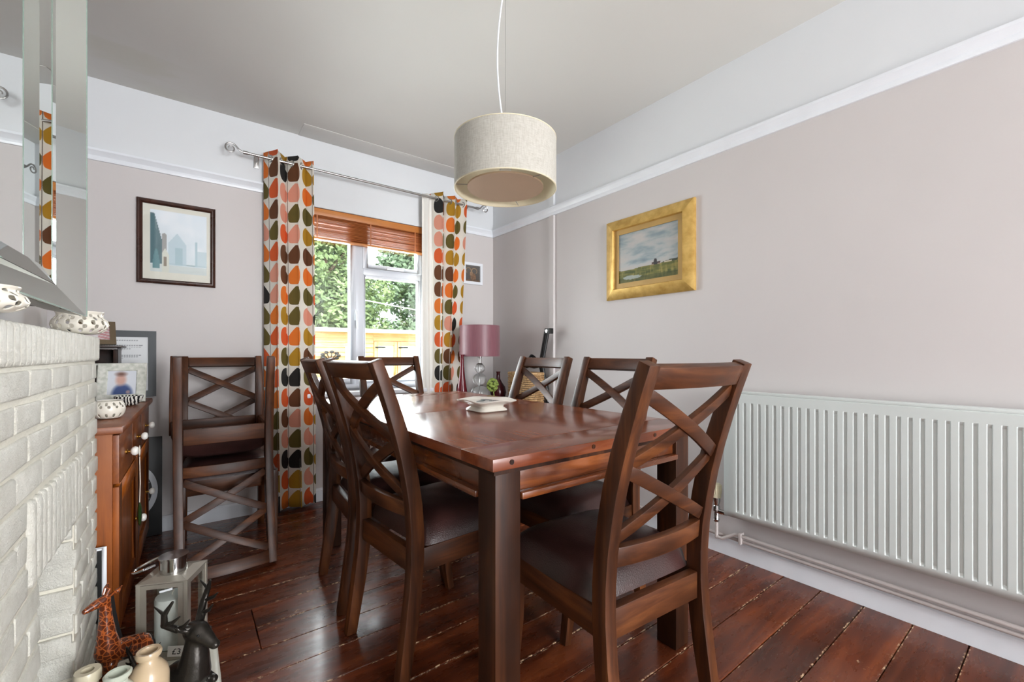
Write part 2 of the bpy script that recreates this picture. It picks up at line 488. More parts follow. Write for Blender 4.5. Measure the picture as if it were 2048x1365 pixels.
# ------------------------------------------------------------------ window
bm = BM()
FY0, FY1 = YB+0.055, YB+0.115
fw = 0.055
def frame_rect(bm, x0, x1, z0, z1, w, y0, y1):
    box(bm, x0, x0+w, y0, y1, z0, z1); box(bm, x1-w, x1, y0, y1, z0, z1)
    box(bm, x0+w, x1-w, y0, y1, z0, z0+w); box(bm, x0+w, x1-w, y0, y1, z1-w, z1)
frame_rect(bm, WX0, WX1, WZ0, WZ1, 0.05, FY0, FY1)
box(bm, 1.022, 1.082, FY0, FY1, WZ0+0.05, WZ1-0.05)
box(bm, 1.082, WX1-0.05, FY0, FY1, 1.645, 1.695)
win = struct(obj('window_1', bm, M['upvc'], bev=0.004), 'white plastic casement window')
def sash(name, x0, x1, z0, z1, w):
    b = BM(); frame_rect(b, x0, x1, z0, z1, w, FY0-0.012, FY1-0.012)
    s = obj(name, b, M['upvc'], win, bev=0.004)
    b = BM(); box(b, x0+w-0.004, x1-w+0.004, FY0+0.018, FY0+0.024, z0+w-0.004, z1-w+0.004)
    obj('pane', b, M['glass'], s, smooth=0)
    return s
sash('sash', WX0+0.045, 1.027, WZ0+0.045, WZ1-0.045, 0.045)
sash('sash', 1.077, WX1-0.045, 1.69, WZ1-0.045, 0.038)
b = BM(); frame_rect(b, 1.082, WX1-0.05, WZ0+0.05, 1.645, 0.018, FY0+0.004, FY1-0.01)
s = obj('fixed_light', b, M['upvc'], win, bev=0.003)
b = BM(); box(b, 1.096, WX1-0.064, FY0+0.018, FY0+0.024, WZ0+0.064, 1.631); obj('pane', b, M['glass'], s, smooth=0)
b = BM()
box(b, 1.012, 1.030, FY0-0.030, FY0-0.010, 1.29, 1.37); sweep(b, [(1.020, FY0-0.036, 1.36), (1.022, FY0-0.05, 1.33), (1.024, FY0-0.052, 1.23)], (0.016, 0.012), (0,-1,0))
obj('window_handle', b, M['gloss_white'], win, bev=0.003)
b = BM(); box(b, 1.26, 1.40, FY0-0.026, FY0-0.010, 1.700, 1.712); obj('window_handle', b, M['gloss_white'], win, bev=0.002)
bm = BM(); box(bm, WX0-0.05, WX1+0.05, YB-0.075, FY0-0.001, WZ0-0.03, WZ0-0.001)
obj('window_sill', bm, M['gloss_white'], win, bev=0.006)

# ------------------------------------------------------------------ garden outside
t = NT('lawn_grass'); nz = t.noise(t.coord(), 6, 5)
t.set(Base_Color=t.ramp(nz, [(0.3, rgb(120,140,80)), (0.7, rgb(160,172,110))]), Roughness=0.9); M['lawn'] = t.m
bm = BM(); box(bm, -14, 26, YB+T+0.02, 40, -0.6, -0.35)
struct(obj('ground', bm, M['lawn'], smooth=0))
bm = BM(); box(bm, -14, 26, -14, YR-0.22, -0.6, -0.10)
M['patio'] = plain('pale_patio', (200,195,186), 0.8)
struct(obj('ground_patio', bm, M['patio'], smooth=0))
SH = (2.4, 11.6)   # summer house front left corner
M['cedar'] = wood('cedar_cladding', (206,152,104), (222,176,128), (234,198,154), axis='x', rough=0.6)
M['roofwhite'] = plain('pale_fascia', (236,232,222), 0.6)
sh = thing('summer_house', 'orange timber summer house with pale fascia seen beyond the window', 'shed', (SH[0], SH[1], -0.35))
SWd, SHt = 4.6, 1.95
bm = BM(); box(bm, 0, SWd, 0.04, 2.4, 0, SHt); obj('wall', bm, M['cedar'], sh, smooth=0)
def shiplap(x0, x1, z0, z1):
    z = z0
    while z < z1 - 0.01:
        b = BM(); zz = min(z+0.118, z1)
        vs_ = [b.verts.new(p) for p in ((x0,0.0,z),(x1,0.0,z),(x1,0.04,z),(x0,0.04,z),(x0,0.022,zz),(x1,0.022,zz),(x1,0.04,zz),(x0,0.04,zz))]
        for f in ((0,3,2,1),(4,5,6,7),(0,1,5,4),(1,2,6,5),(2,3,7,6),(3,0,4,7)): b.faces.new([vs_[i] for i in f])
        obj('cladding_board', b, M['cedar'], sh, smooth=0)
        z += 0.12
shiplap(0, 0.92, 0.0, SHt); shiplap(1.40, 1.66, 0.0, SHt); shiplap(3.0, SWd, 0.0, SHt)
shiplap(0.92, 1.40, 0.0, 0.55); shiplap(0.92, 1.40, 1.58, SHt); shiplap(1.66, 3.0, 1.74, SHt)
def pane_unit(name, x0, x1, z0, z1, w, mat):
    b = BM()
    box(b, x0, x0+w, -0.03, 0.05, z0, z1); box(b, x1-w, x1, -0.03, 0.05, z0, z1)
    box(b, x0+w, x1-w, -0.03, 0.05, z0, z0+w); box(b, x0+w, x1-w, -0.03, 0.05, z1-w, z1)
    f = obj(name, b, mat, sh, bev=0.006)
    return f
M['hazy_pane'] = plain('pale_reflecting_pane', (226,224,214), 0.1)
f = pane_unit('window', 0.92, 1.40, 0.55, 1.58, 0.05, M['roofwhite'])
b = BM(); box(b, 0.97, 1.35, 0.0, 0.012, 0.60, 1.53); obj('pane', b, M['hazy_pane'], f, smooth=0)
for x0 in (1.68, 2.34):
    f = pane_unit('door', x0, x0+0.64, 0.04, 1.72, 0.10, M['cedar'])
    b = BM(); box(b, x0+0.10, x0+0.54, 0.0, 0.012, 0.62, 1.62); obj('pane', b, M['hazy_pane'], f, smooth=0)
    b = BM(); box(b, x0+0.10, x0+0.54, 0.0, 0.02, 0.14, 0.62); obj('panel', b, M['cedar'], f, smooth=0)
    b = BM(); box(b, x0+0.02, x0+0.30, -0.045, -0.031, 1.55, 1.58); obj('hinge', b, M['black'], f, smooth=0)
bm = BM(); box(bm, -0.25, SWd+0.25, -0.22, 2.7, SHt, SHt+0.10); obj('roof', bm, M['roofwhite'], sh, bev=0.01)
bm = BM()
tube(bm, [(0.55, -0.02, 0.98), (0.56, -0.02, 1.15), (0.55, -0.02, 1.3)], 0.02, 6)
for i in range(9):
    a = 2*PI*i/9; tube(bm, [(0.55, -0.02, 1.2), (0.55+0.2*math.cos(a), -0.02, 1.34+0.10*math.sin(a))], 0.012, 5); ball(bm, (0.55+0.2*math.cos(a), -0.02, 1.34+0.10*math.sin(a)), 0.045, (1.3,0.3,0.8), 8, 5)
obj('tree_plaque', bm, M['black'], sh)

def leaf_mat(name, a, b_):
    t = NT(name); nz = t.noise(t.coord(), 1.1, 4)
    t.set(Base_Color=t.ramp(nz, [(0.3, rgb(*a)), (0.7, rgb(*b_))]), Roughness=0.6)
    t.n.remove(t.b) if False else None
    t.b.inputs['Transmission Weight'].default_value = 0.0
    return t.m
M['leaf1'] = leaf_mat('tree_leaf_light', (96,120,76), (146,166,114))
M['leaf2'] = leaf_mat('tree_leaf_grey', (92,118,92), (136,158,128))
M['bark'] = plain('bark', (96,80,66), 0.9)
def tree(label, loc, h, rx, z0, mat, seed, n=9000, ls=1.0):
    rnd = random.Random(seed)
    tr = thing('garden_tree', label, 'tree', loc, group='trees beyond the summer house')
    b = BM(); tube(b, [(0,0,-0.1), (0.1,0,h*0.3), (0,0.1,h*0.7)], [0.22, 0.17, 0.08], 8)
    for i in range(7):
        a = rnd.random()*6.28; tube(b, [(0.05,0,h*(0.3+0.05*i)), (rx*0.6*math.cos(a), rx*0.6*math.sin(a), h*(0.45+0.07*i))], [0.08, 0.03], 6)
    obj('trunk', b, M['bark'], tr)
    blobs = []
    for i in range(48):
        a = rnd.random()*6.28; rr = rx*(0.15+0.7*rnd.random()); zz = z0 + (h-z0)*rnd.random()
        tp = 1 - 0.55*((zz-z0)/(h-z0))**2
        blobs.append(((rr*tp*math.cos(a), rr*tp*math.sin(a), zz), rx*(0.28+0.2*rnd.random())))
    vs_, fs = [], []
    for i in range(n):
        c, r_ = rnd.choice(blobs)
        d = Vector((rnd.gauss(0,1), rnd.gauss(0,1), rnd.gauss(0,1))).normalized()
        p = Vector(c) + d*r_*(0.72+0.34*rnd.random())
        s = (0.06 + 0.07*rnd.random())*ls
        e1 = Vector((rnd.gauss(0,1), rnd.gauss(0,1), rnd.gauss(0,0.6))).normalized(); e2 = (d + Vector((rnd.gauss(0,.5),rnd.gauss(0,.5),rnd.gauss(0,.5)))).cross(e1).normalized()
        k0 = len(vs_)
        vs_ += [p - e1*s, p + e2*s*0.5, p + e1*s, p - e2*s*0.5]
        fs.append((k0, k0+1, k0+2, k0+3))
    me = bpy.data.meshes.new('crown'); me.from_pydata([tuple(v) for v in vs_], [], fs); me.materials.append(mat)
    o = link('crown', me, tr); o['kind'] = 'stuff'
    return tr
tree('broad pale green tree behind the left casement pane', (4.4, 18.0, -0.35), 7.5, 2.4, 1.6, M['leaf1'], 3, 26000, 1.15)
tree('grey-green tree filling the right window pane', (10.6, 22.0, -0.35), 7.6, 2.6, 1.3, M['leaf2'], 5, 32000, 1.5)
tree('low bushy tree between the two taller garden trees', (8.0, 29.2, -0.35), 8.0, 2.7, 0.9, M['leaf2'], 9, 30000, 1.8)
wl = thing('washing_line', 'white washing line on a post crossing the right window pane', 'line', (2.62, 8.0, -0.35))
b = BM(); tube(b, [(0, 0, 0), (0, 0, 2.45)], 0.03, 8); obj('post', b, M['upvc'], wl)
b = BM(); tube(b, [(5.2, 0, 0), (5.2, 0, 2.35)], 0.03, 8); obj('post', b, M['upvc'], wl)
b = BM(); tube(b, [(0, 0, 2.38), (1.2, 0, 2.24), (2.6, 0, 2.16), (5.2, 0, 2.2)], 0.011, 6); obj('line', b, M['gloss_white'], wl)
# ------------------------------------------------------------------ radiator and pipes
rad = thing('radiator', 'long white ribbed panel radiator low on the right wall', 'radiator', (XR-0.002, 0, 0.23))
RX = XR - 0.088      # front face
RY0, RY1, RH = -0.48, 1.090, 0.615
bm = BM()
pitch = 0.0333; n = int((RY1-RY0-0.05)/pitch)
prof = []       # (y, x) pressed flutes
y = RY0
prof.append((RY0, 0)); y = RY0 + 0.03
for i in range(n):
    prof += [(y, 0), (y+0.003, 0.006), (y+0.012, 0.006), (y+0.015, 0)]; y += pitch
prof.append((RY1, 0))
rows = [(0.0, 0), (0.03, 0), (0.042, 1), (RH-0.055, 1), (RH-0.043, 0), (RH-0.004, 0), (RH, 0)]
grid = []
for z, fl in rows:
    grid.append([bm.verts.new((RX - XR + (x*fl) + (0.004 if z in (0.0, RH) else 0), yy, z)) for yy, x in prof])
for i in range(len(grid)-1):
    for j in range(len(prof)-1):
        bm.faces.new([grid[i][j], grid[i][j+1], grid[i+1][j+1], grid[i+1][j]])
pan = obj('front_panel', bm, M['radiator'], rad, smooth=25)
sm = pan.modifiers.new('solid', 'SOLIDIFY'); sm.thickness = 0.008; sm.offset = -1
bm = BM(); box(bm, -0.050, -0.030, RY0+0.01, RY1-0.01, 0.0, RH-0.01); obj('rear_panel', bm, M['radiator'], rad, bev=0.003)
bm = BM()
box(bm, RX-XR+0.001, -0.026, RY0, RY1+0.002, RH-0.002, RH+0.010); obj('top_grille', bm, M['radiator'], rad, bev=0.003)
for yy in (RY0-0.002, RY1-0.002):
    bm = BM(); box(bm, RX-XR+0.006, -0.028, yy, yy+0.004, 0.01, RH-0.002); obj('side_cover', bm, M['radiator'], rad, bev=0.001)
bm = BM()
for yy in (-0.2, 0.8): box(bm, -0.030, 0.0, yy, yy+0.03, 0.06, RH-0.06)
obj('bracket', bm, M['radiator'], rad, smooth=0)
vx, vy = XR-0.062, 1.142
val = thing('radiator_valve', 'cream ribbed thermostatic valve beside the radiator on a chrome body', 'valve', (vx, vy, 0.175))
bm = BM(); prof = [(0.0, 0.125), (0.021, 0.125), (0.022, 0.130), (0.023, 0.175), (0.021, 0.188), (0.016, 0.196), (0.0, 0.197)]
lathe(bm, prof, 24, cap0=False, cap1=False)
for i in range(16):
    a = 2*PI*i/16; box_c = (0.0225*math.cos(a), 0.0225*math.sin(a))
    tube(bm, [(box_c[0], box_c[1], 0.145), (box_c[0], box_c[1], 0.19)], 0.0022, 5)
obj('valve_head', bm, M['cream_plastic'], val)
bm = BM(); lathe(bm, [(0.012, 0.0), (0.016, 0.012), (0.012, 0.02), (0.012, 0.05), (0.017, 0.055), (0.017, 0.08), (0.013, 0.085), (0.018, 0.105), (0.018, 0.125)], 16)
tube(bm, [(0, 0, 0.055), (0, -0.03, 0.055), (0, -0.052, 0.055)], [0.011, 0.014, 0.011], 12)
obj('valve_body', bm, M['chrome'], val)
bm = BM(); lathe(bm, [(0.008, -0.08), (0.008, 0.01)], 12); ball(bm, (0, 0, -0.08), 0.009); obj('tail_pipe', bm, M['pipe'], val)
def pipe(label, pts, r_=0.0085):
    b = BM(); tube(b, pts, r_, 12)
    return tag(obj('heating_pipe', b, M['pipe']), label, 'pipe', 'pipes along the right baseboard')
pipe('upper heating pipe running from the valve under the radiator', [(vx, vy, 0.097), (vx, vy-0.03, 0.097), (XR-0.05, vy-0.09, 0.135), (XR-0.05, -0.9, 0.130)])
pipe('lower heating pipe running just above the right baseboard', [(XR-0.040, 3.0, 0.108), (XR-0.040, -0.9, 0.104)])
for yy in (1.02, -0.2):
    b = BM(); box(b, XR-0.062, XR-0.028, yy, yy+0.014, 0.094, 0.149); o = obj('pipe_clip', b, M['pipe'], bev=0.003)
    tag(o, 'painted pipe clip near the valve' if yy > 0 else 'painted pipe clip at the far end of the radiator', 'clip', 'pipe clips')

# ------------------------------------------------------------------ pendant lamp
t = NT('linen_shade'); v = t.coord('Object', (1,1,1))
w1 = t.noise(t.coord('Object', (60, 60, 420)), 1, 2); w2 = t.noise(t.coord('Object', (300, 300, 40)), 1, 2)
wv = t.math('ADD', w1, w2)
col = t.ramp(t.math('MULTIPLY', wv, 0.5), [(0.36, rgb(203,199,189)), (0.62, rgb(222,219,211))])
t.set(Base_Color=col, Roughness=0.85); t.bump(wv, 0.25, 0.003)
tl = t.add('ShaderNodeBsdfTranslucent'); t.l.new(col, tl.inputs[0])
mx = t.add('ShaderNodeMixShader'); mx.inputs[0].default_value = 0.35
t.l.new(t.b.outputs[0], mx.inputs[1]); t.l.new(tl.outputs[0], mx.inputs[2]); t.l.new(mx.outputs[0], t.out.inputs[0])
M['linen'] = t.m
M['shade_lining'] = plain('cream_shade_lining', (222,212,184), 0.6)
M['diffuser'] = plain('tan_diffuser', (190,164,138), 0.6, var=0.02)
PX, PY = 0.955, 1.305
pl = thing('pendant_lamp', 'cream linen drum pendant lamp hanging from the ceiling over the table', 'lamp', (PX, PY, 1.655))
PR, PH = 0.190, 0.180
bm = BM(); lathe(bm, [(PR, 0), (PR, PH), (PR-0.002, PH), (PR-0.002, 0)], 64, closed=True); obj('shade', bm, M['linen'], pl, smooth=30)
bm = BM(); lathe(bm, [(PR-0.0025, 0.001), (PR-0.0025, PH-0.001), (PR-0.004, PH-0.001), (PR-0.004, 0.001)], 64, closed=True); obj('lining', bm, M['shade_lining'], pl, smooth=30)
bm = BM(); torus(bm, (0,0,0.0), (0,0,1), PR-0.001, 0.0025, 64, 6); torus(bm, (0,0,PH), (0,0,1), PR-0.001, 0.0025, 64, 6); obj('rim', bm, M['shade_lining'], pl)
bm = BM(); lathe(bm, [(0.142, 0.004), (0.142, 0.010), (0.0, 0.010)], 48, cap1=False); obj('diffuser', bm, M['diffuser'], pl, smooth=30)
bm = BM()
for k in range(3):
    a = R(37 + 120*k); tube(bm, [(0.14*math.cos(a), 0.14*math.sin(a), 0.006), ((PR-0.003)*math.cos(a), (PR-0.003)*math.sin(a), 0.003)], 0.0016, 6)
    tube(bm, [(0.02*math.cos(a), 0.02*math.sin(a), 0.13), ((PR-0.003)*math.cos(a), (PR-0.003)*math.sin(a), PH-0.004)], 0.0016, 6)
obj('spoke', bm, M['steel'], pl)
bm = BM(); lathe(bm, [(0.02, 0.06), (0.024, 0.10), (0.02, 0.16), (0.012, 0.18), (0.006, 0.20)], 16); obj('lamp_holder', bm, M['gloss_white'], pl)
M['bulb'] = plain('frosted_bulb', (240,238,230), 0.3)
bm = BM(); ball(bm, (0,0,0.045), 0.03, (1,1,1.2), 16, 10); obj('bulb', bm, M['bulb'], pl)
bm = BM(); n = 24; pts = []
for i in range(n+1):
    f = i/n; z = 0.195 + f*(ZC-0.02-1.655-0.195)
    off = 0.030*math.sin(PI*min(1, f*1.15))*(1 if f < .87 else 1)
    pts.append((-off*0.8, off*0.6, z))
pts[-1] = (0, 0, pts[-1][2])
tube(bm, pts, 0.0032, 8); obj('cord', bm, M['gloss_white'], pl)
bm = BM(); tube(bm, [(0,0,0.2), (0,0,ZC-1.655-0.02)], 0.0008, 5); obj('suspension_wire', bm, M['steel'], pl)
bm = BM(); lathe(bm, [(0.05, ZC-1.655-0.003), (0.05, ZC-1.655-0.018), (0.03, ZC-1.655-0.035), (0.004, ZC-1.655-0.04)][::-1], 24); obj('ceiling_rose', bm, M['gloss_white'], pl)

# ------------------------------------------------------------------ curtains, pole, blind
CY, CZ = 3.172, 2.302
pole = thing('curtain_pole', 'brushed steel curtain pole with curled hook ends above the window', 'curtain pole', (0.30, CY, CZ))
bm = BM(); tube(bm, [(0, 0, 0), (1.72, 0, 0)], 0.0085, 14); obj('rod', bm, M['steel'], pole)
for sx, x0 in ((-1, 0.0), (1, 1.72)):
    bm = BM(); tube(bm, [(x0 - sx*0.012, 0, 0), (x0 + sx*0.012, 0, 0)], 0.0115, 14)
    obj('finial_collar', bm, M['steel'], pole)
    bm = BM(); pts = [(x0 + sx*0.008, 0, 0)]
    cx, cz = 0.078, 0.008
    pts += [(x0+sx*0.025, 0, 0.003), (x0+sx*0.040, 0, 0.016)]
    for i in range(22):
        a = R(140) - i*R(24); rr = 0.034*(1 - i/30.0)
        pts.append((x0 + sx*(cx - 0.0 + rr*math.cos(a)), 0, cz + rr*math.sin(a)))
    tube(bm, pts, [0.006 - 0.003*i/len(pts) for i in range(len(pts))], 8)
    obj('finial', bm, M['steel'], pole)
for x0 in (0.07, 1.63):
    bm = BM(); tube(bm, [(x0, 0, 0.0), (x0, 0.03, -0.012), (x0, YB-CY-0.002, -0.012)], 0.006, 8)
    lathe_b = BM(); lathe_b.free()
    box(bm, x0-0.015, x0+0.015, YB-CY-0.008, YB-CY, -0.05, 0.03)
    obj('bracket', bm, M['steel'], pole, bev=0.0015)

t = NT('leaf_print_cotton')
tc = t.add('ShaderNodeTexCoord'); sp = t.add('ShaderNodeSeparateXYZ'); t.l.new(tc.outputs['UV'], sp.inputs[0])
CWd, CHt = 0.122, 0.136
U = t.math('DIVIDE', sp.outputs[0], CWd); Vv = t.math('DIVIDE', sp.outputs[1], CHt)
ci = t.math('FLOOR', U); a0 = t.math('FRACT', U)
par = t.math('FLOORED_MODULO', ci, 2.0)
a1 = t.math('ADD', t.math('MULTIPLY', a0, par), t.math('MULTIPLY', t.math('SUBTRACT', 1.0, a0), t.math('SUBTRACT', 1.0, par)))
row = t.math('FLOOR', Vv); b0 = t.math('FRACT', Vv)
s_ = t.math('DIVIDE', t.math('SUBTRACT', a1, 0.455), 0.435); t_ = t.math('DIVIDE', t.math('SUBTRACT', b0, 0.5), 0.455)
sneg = t.math('LESS_THAN', s_, 0.0); tpos = t.math('GREATER_THAN', t_, 0.0)
pw = t.math('ADD', 2.5, t.math('MULTIPLY', sneg, t.math('SUBTRACT', 3.0, t.math('MULTIPLY', tpos, 4.35))))
val_ = t.math('ADD', t.math('POWER', t.math('ABSOLUTE', s_), pw), t.math('POWER', t.math('ABSOLUTE', t_), pw))
leaf = t.math('LESS_THAN', val_, 1.0)
cb = t.add('ShaderNodeCombineXYZ'); t.l.new(ci, cb.inputs[0]); t.l.new(row, cb.inputs[1])
wn = t.add('ShaderNodeTexWhiteNoise', noise_dimensions='2D'); t.l.new(cb.outputs[0], wn.inputs['Vector'])
lc = t.ramp(wn.outputs['Value'], [(0.0, rgb(232,124,44)), (0.17, rgb(108,66,38)), (0.30, rgb(104,92,40)), (0.46, rgb(226,98,46)), (0.60, rgb(186,140,36)), (0.74, rgb(232,160,136)), (0.87, rgb(38,36,34))], 'CONSTANT')
stem = t.math('LESS_THAN', a1, 0.014)
colr = t.mix(leaf, rgb(238,234,224), lc)
colr = t.mix(stem, colr, rgb(70,50,38))
t.set(Base_Color=colr, Roughness=0.85)
t.bump(t.noise(t.coord('UV', (900, 900, 1)), 1, 2), 0.08, 0.001)
tl = t.add('ShaderNodeBsdfTranslucent'); t.l.new(colr, tl.inputs[0])
mx = t.add('ShaderNodeMixShader'); mx.inputs[0].default_value = 0.12
t.l.new(t.b.outputs[0], mx.inputs[1]); t.l.new(tl.outputs[0], mx.inputs[2]); t.l.new(mx.outputs[0], t.out.inputs[0])
M['print'] = t.m
M['lining'] = plain('white_curtain_lining', (236,234,228), 0.9, var=0.01)

def curtain(label, xt0, xt1, xb0, xb1, waves, phase, amp, u_off, ztop, zbot, lin_edge):
    c = thing('curtain', label, 'curtain', ((xt0+xt1)/2, CY, 0), group='pair of leaf print curtains')
    ox = (xt0+xt1)/2
    NS, NZ = 150, 40
    def shape(off):
        b = BM(); uvl = b.loops.layers.uv.new('UVMap')
        rows = []
        arc = None
        for j in range(NZ+1):
            f = j/NZ; z = ztop + (zbot-ztop)*f
            x0 = xt0 + (xb0-xt0)*f; x1 = xt1 + (xb1-xt1)*f
            r_ = []; pts = []
            for i in range(NS+1):
                s = i/NS
                ph = 2*PI*waves*s + phase + 0.25*math.sin(2.2*f+3*s)*f
                yy = amp*(1 - 0.12*math.sin(3*f))*math.sin(ph)*(1+0.25*math.sin(5*s+1))
                xx = x0 + (x1-x0)*s + 0.018*math.sin(2*ph)*(0.6+0.4*f)
                pts.append((xx, yy))
            if arc is None:
                arc = [0]
                for i in range(NS): arc.append(arc[-1] + math.hypot(pts[i+1][0]-pts[i][0], pts[i+1][1]-pts[i][1]))
            rows.append([(b.verts.new((p[0]-ox, p[1]+off, z)), arc[i]+u_off, z) for i, p in enumerate(pts)])
        for j in range(NZ):
            for i in range(NS):
                q = [rows[j][i], rows[j][i+1], rows[j+1][i+1], rows[j+1][i]]
                fc = b.faces.new([v_[0] for v_ in q])
                for lp, v_ in zip(fc.loops, q): lp[uvl].uv = (v_[1], v_[2])
        return b
    b = shape(0.0)
    me = bpy.data.meshes.new('fabric'); b.to_mesh(me); b.free(); me.materials.append(M['print']); me.shade_smooth()
    o = link('fabric', me, c); s_m = o.modifiers.new('solid', 'SOLIDIFY'); s_m.thickness = 0.0015
    b = shape(0.010)
    me = bpy.data.meshes.new('lining'); b.to_mesh(me); b.free(); me.materials.append(M['lining']); me.shade_smooth()
    o = link('lining', me, c); s_m = o.modifiers.new('solid', 'SOLIDIFY'); s_m.thickness = 0.001
    if lin_edge:   # white lining turned out beyond the leading edge
        b = BM(); x0 = xt0-ox; pr = []
        for j in range(NZ+1):
            f = j/NZ; z = ztop-0.02 + (zbot-ztop)*f; sh_ = (xb0-xt0)*f
            pr.append([b.verts.new((x0+sh_ - lin_edge + lin_edge*1.15*i/10.0, 0.022 + 0.014*math.sin(i*0.9+0.6*math.sin(4*f)), z)) for i in range(11)])
        for j in range(NZ):
            for i in range(10): b.faces.new([pr[j][i], pr[j][i+1], pr[j+1][i+1], pr[j+1][i]])
        o = obj('lining_edge', b, M['lining'], c); s_m = o.modifiers.new('solid', 'SOLIDIFY'); s_m.thickness = 0.0015
    # eyelets where the cloth crosses the pole
    kmin = math.ceil((phase)/PI)
    ks = [k_ for k_ in range(-2, 40) if 0.03 < (k_*PI - phase)/(2*PI*waves) < 0.97]
    for k_ in ks:
        s = (k_*PI - phase)/(2*PI*waves)
        b = BM(); torus(b, (xt0 + (xt1-xt0)*s - ox, 0, CZ), (1, 0.5 if k_ % 2 else -0.5, 0), 0.021, 0.004, 24, 8)
        obj('eyelet', b, M['steel'], c)
    return c
curtain('retro leaf print curtain gathered left of the window, reaching the floor', 0.395, 0.690, 0.405, 0.712, 2.4, 0.9, 0.052, 0.05, 2.352, 0.018, 0)
curtain('retro leaf print curtain gathered right of the window behind the lamp', 1.585, 1.888, 1.60, 1.775, 2.5, 0.9, 0.048, 0.20, 2.350, 0.018, 0.075)

M['blind'] = wood('blind_slat_wood', (160,88,44), (198,118,62), (220,142,82), axis='x', rough=0.4, per_obj=True)
M['blind_rail'] = wood('blind_rail_wood', (176,104,44), (204,130,62), (222,152,84), axis='x', rough=0.35)
bl = thing('venetian_blind', 'raised orange wooden venetian blind in the window head', 'blind', (1.10, YB+0.022, 2.07))
BW = 0.475
bm = BM(); box(bm, -BW, BW, -0.026, 0.024, -0.048, 0.0); obj('headrail', bm, M['blind_rail'], bl, bev=0.002)
b = BM(); sweep(b, [(-BW, 0, 0), (BW, 0, 0)], (0.045, 0.0026), (0, 0.24, 1)); bevel(b, 0.0008, 1)
slat_me = mesh_of('slat', b, M['blind'], 40)
rr = random.Random(2)
for i in range(15):
    link('slat', slat_me, bl, (0, 0, -0.056 - 0.0098*i + 0.0015*rr.random()), (R(7*rr.random()-3.5), R(0.4*rr.random()-0.2), 0))
bm = BM(); box(bm, -BW, BW, -0.024, 0.022, -0.218, -0.203); obj('bottom_rail', bm, M['blind_rail'], bl, bev=0.003)
for x in (-0.36, 0.02, 0.38):
    b = BM(); box(b, x-0.004, x+0.004, -0.0275, -0.0255, -0.218, -0.045); obj('ladder_tape', b, M['blind'], bl, smooth=0)

# ------------------------------------------------------------------ pictures
def paint_plane(name, w, h, nx, ny, fn, parent, mat=None):
    """a flat printed sheet in local x-z, colours given per vertex"""
    me = bpy.data.meshes.new(name)
    vs_ = [((i/nx-0.5)*w, 0, (j/ny-0.5)*h) for j in range(ny+1) for i in range(nx+1)]
    fs = [(j*(nx+1)+i, j*(nx+1)+i+1, (j+1)*(nx+1)+i+1, (j+1)*(nx+1)+i) for j in range(ny) for i in range(nx)]
    me.from_pydata(vs_, [], fs)
    at = me.color_attributes.new('Col', 'FLOAT_COLOR', 'POINT')
    k = 0; buf = []
    for j in range(ny+1):
        for i in range(nx+1):
            c = lin(fn(i/nx, j/ny)); buf += [c[0], c[1], c[2], 1.0]
    at.data.foreach_set('color', buf)
    me.materials.append(mat or M['paint'])
    return link(name, me, parent)
def nz2(x, y, s=1, o=0):
    return noise.fractal(Vector((x*s+o, y*s, o*1.7)), 1.0, 2.0, 4)
def mixc(a, b, f):
    f = max(0, min(1, f)); return tuple(a[i]*(1-f)+b[i]*f for i in range(3))
def picture_frame(parent, w, h, fw_, depth, mat, prof=None, y0=0.0):
    """four mitred frame members; prof = [(inward, outward-from-wall)]"""
    prof = prof or [(0, 0), (0, depth), (fw_, depth), (fw_, 0)]
    cs = [(-1,-1),(1,-1),(1,1),(-1,1)]
    for k_ in range(4):
        b = BM(); A, B = cs[k_], cs[(k_+1)%4]
        ra = [b.verts.new((A[0]*(w/2-p[0]), y0-p[1], A[1]*(h/2-p[0]))) for p in prof]
        rb = [b.verts.new((B[0]*(w/2-p[0]), y0-p[1], B[1]*(h/2-p[0]))) for p in prof]
        n_ = len(prof)
        for i in range(n_): b.faces.new([ra[i], ra[(i+1)%n_], rb[(i+1)%n_], rb[i]])
        b.faces.new(ra[::-1]); b.faces.new(rb)
        obj('frame_member', b, mat, parent, smooth=30)

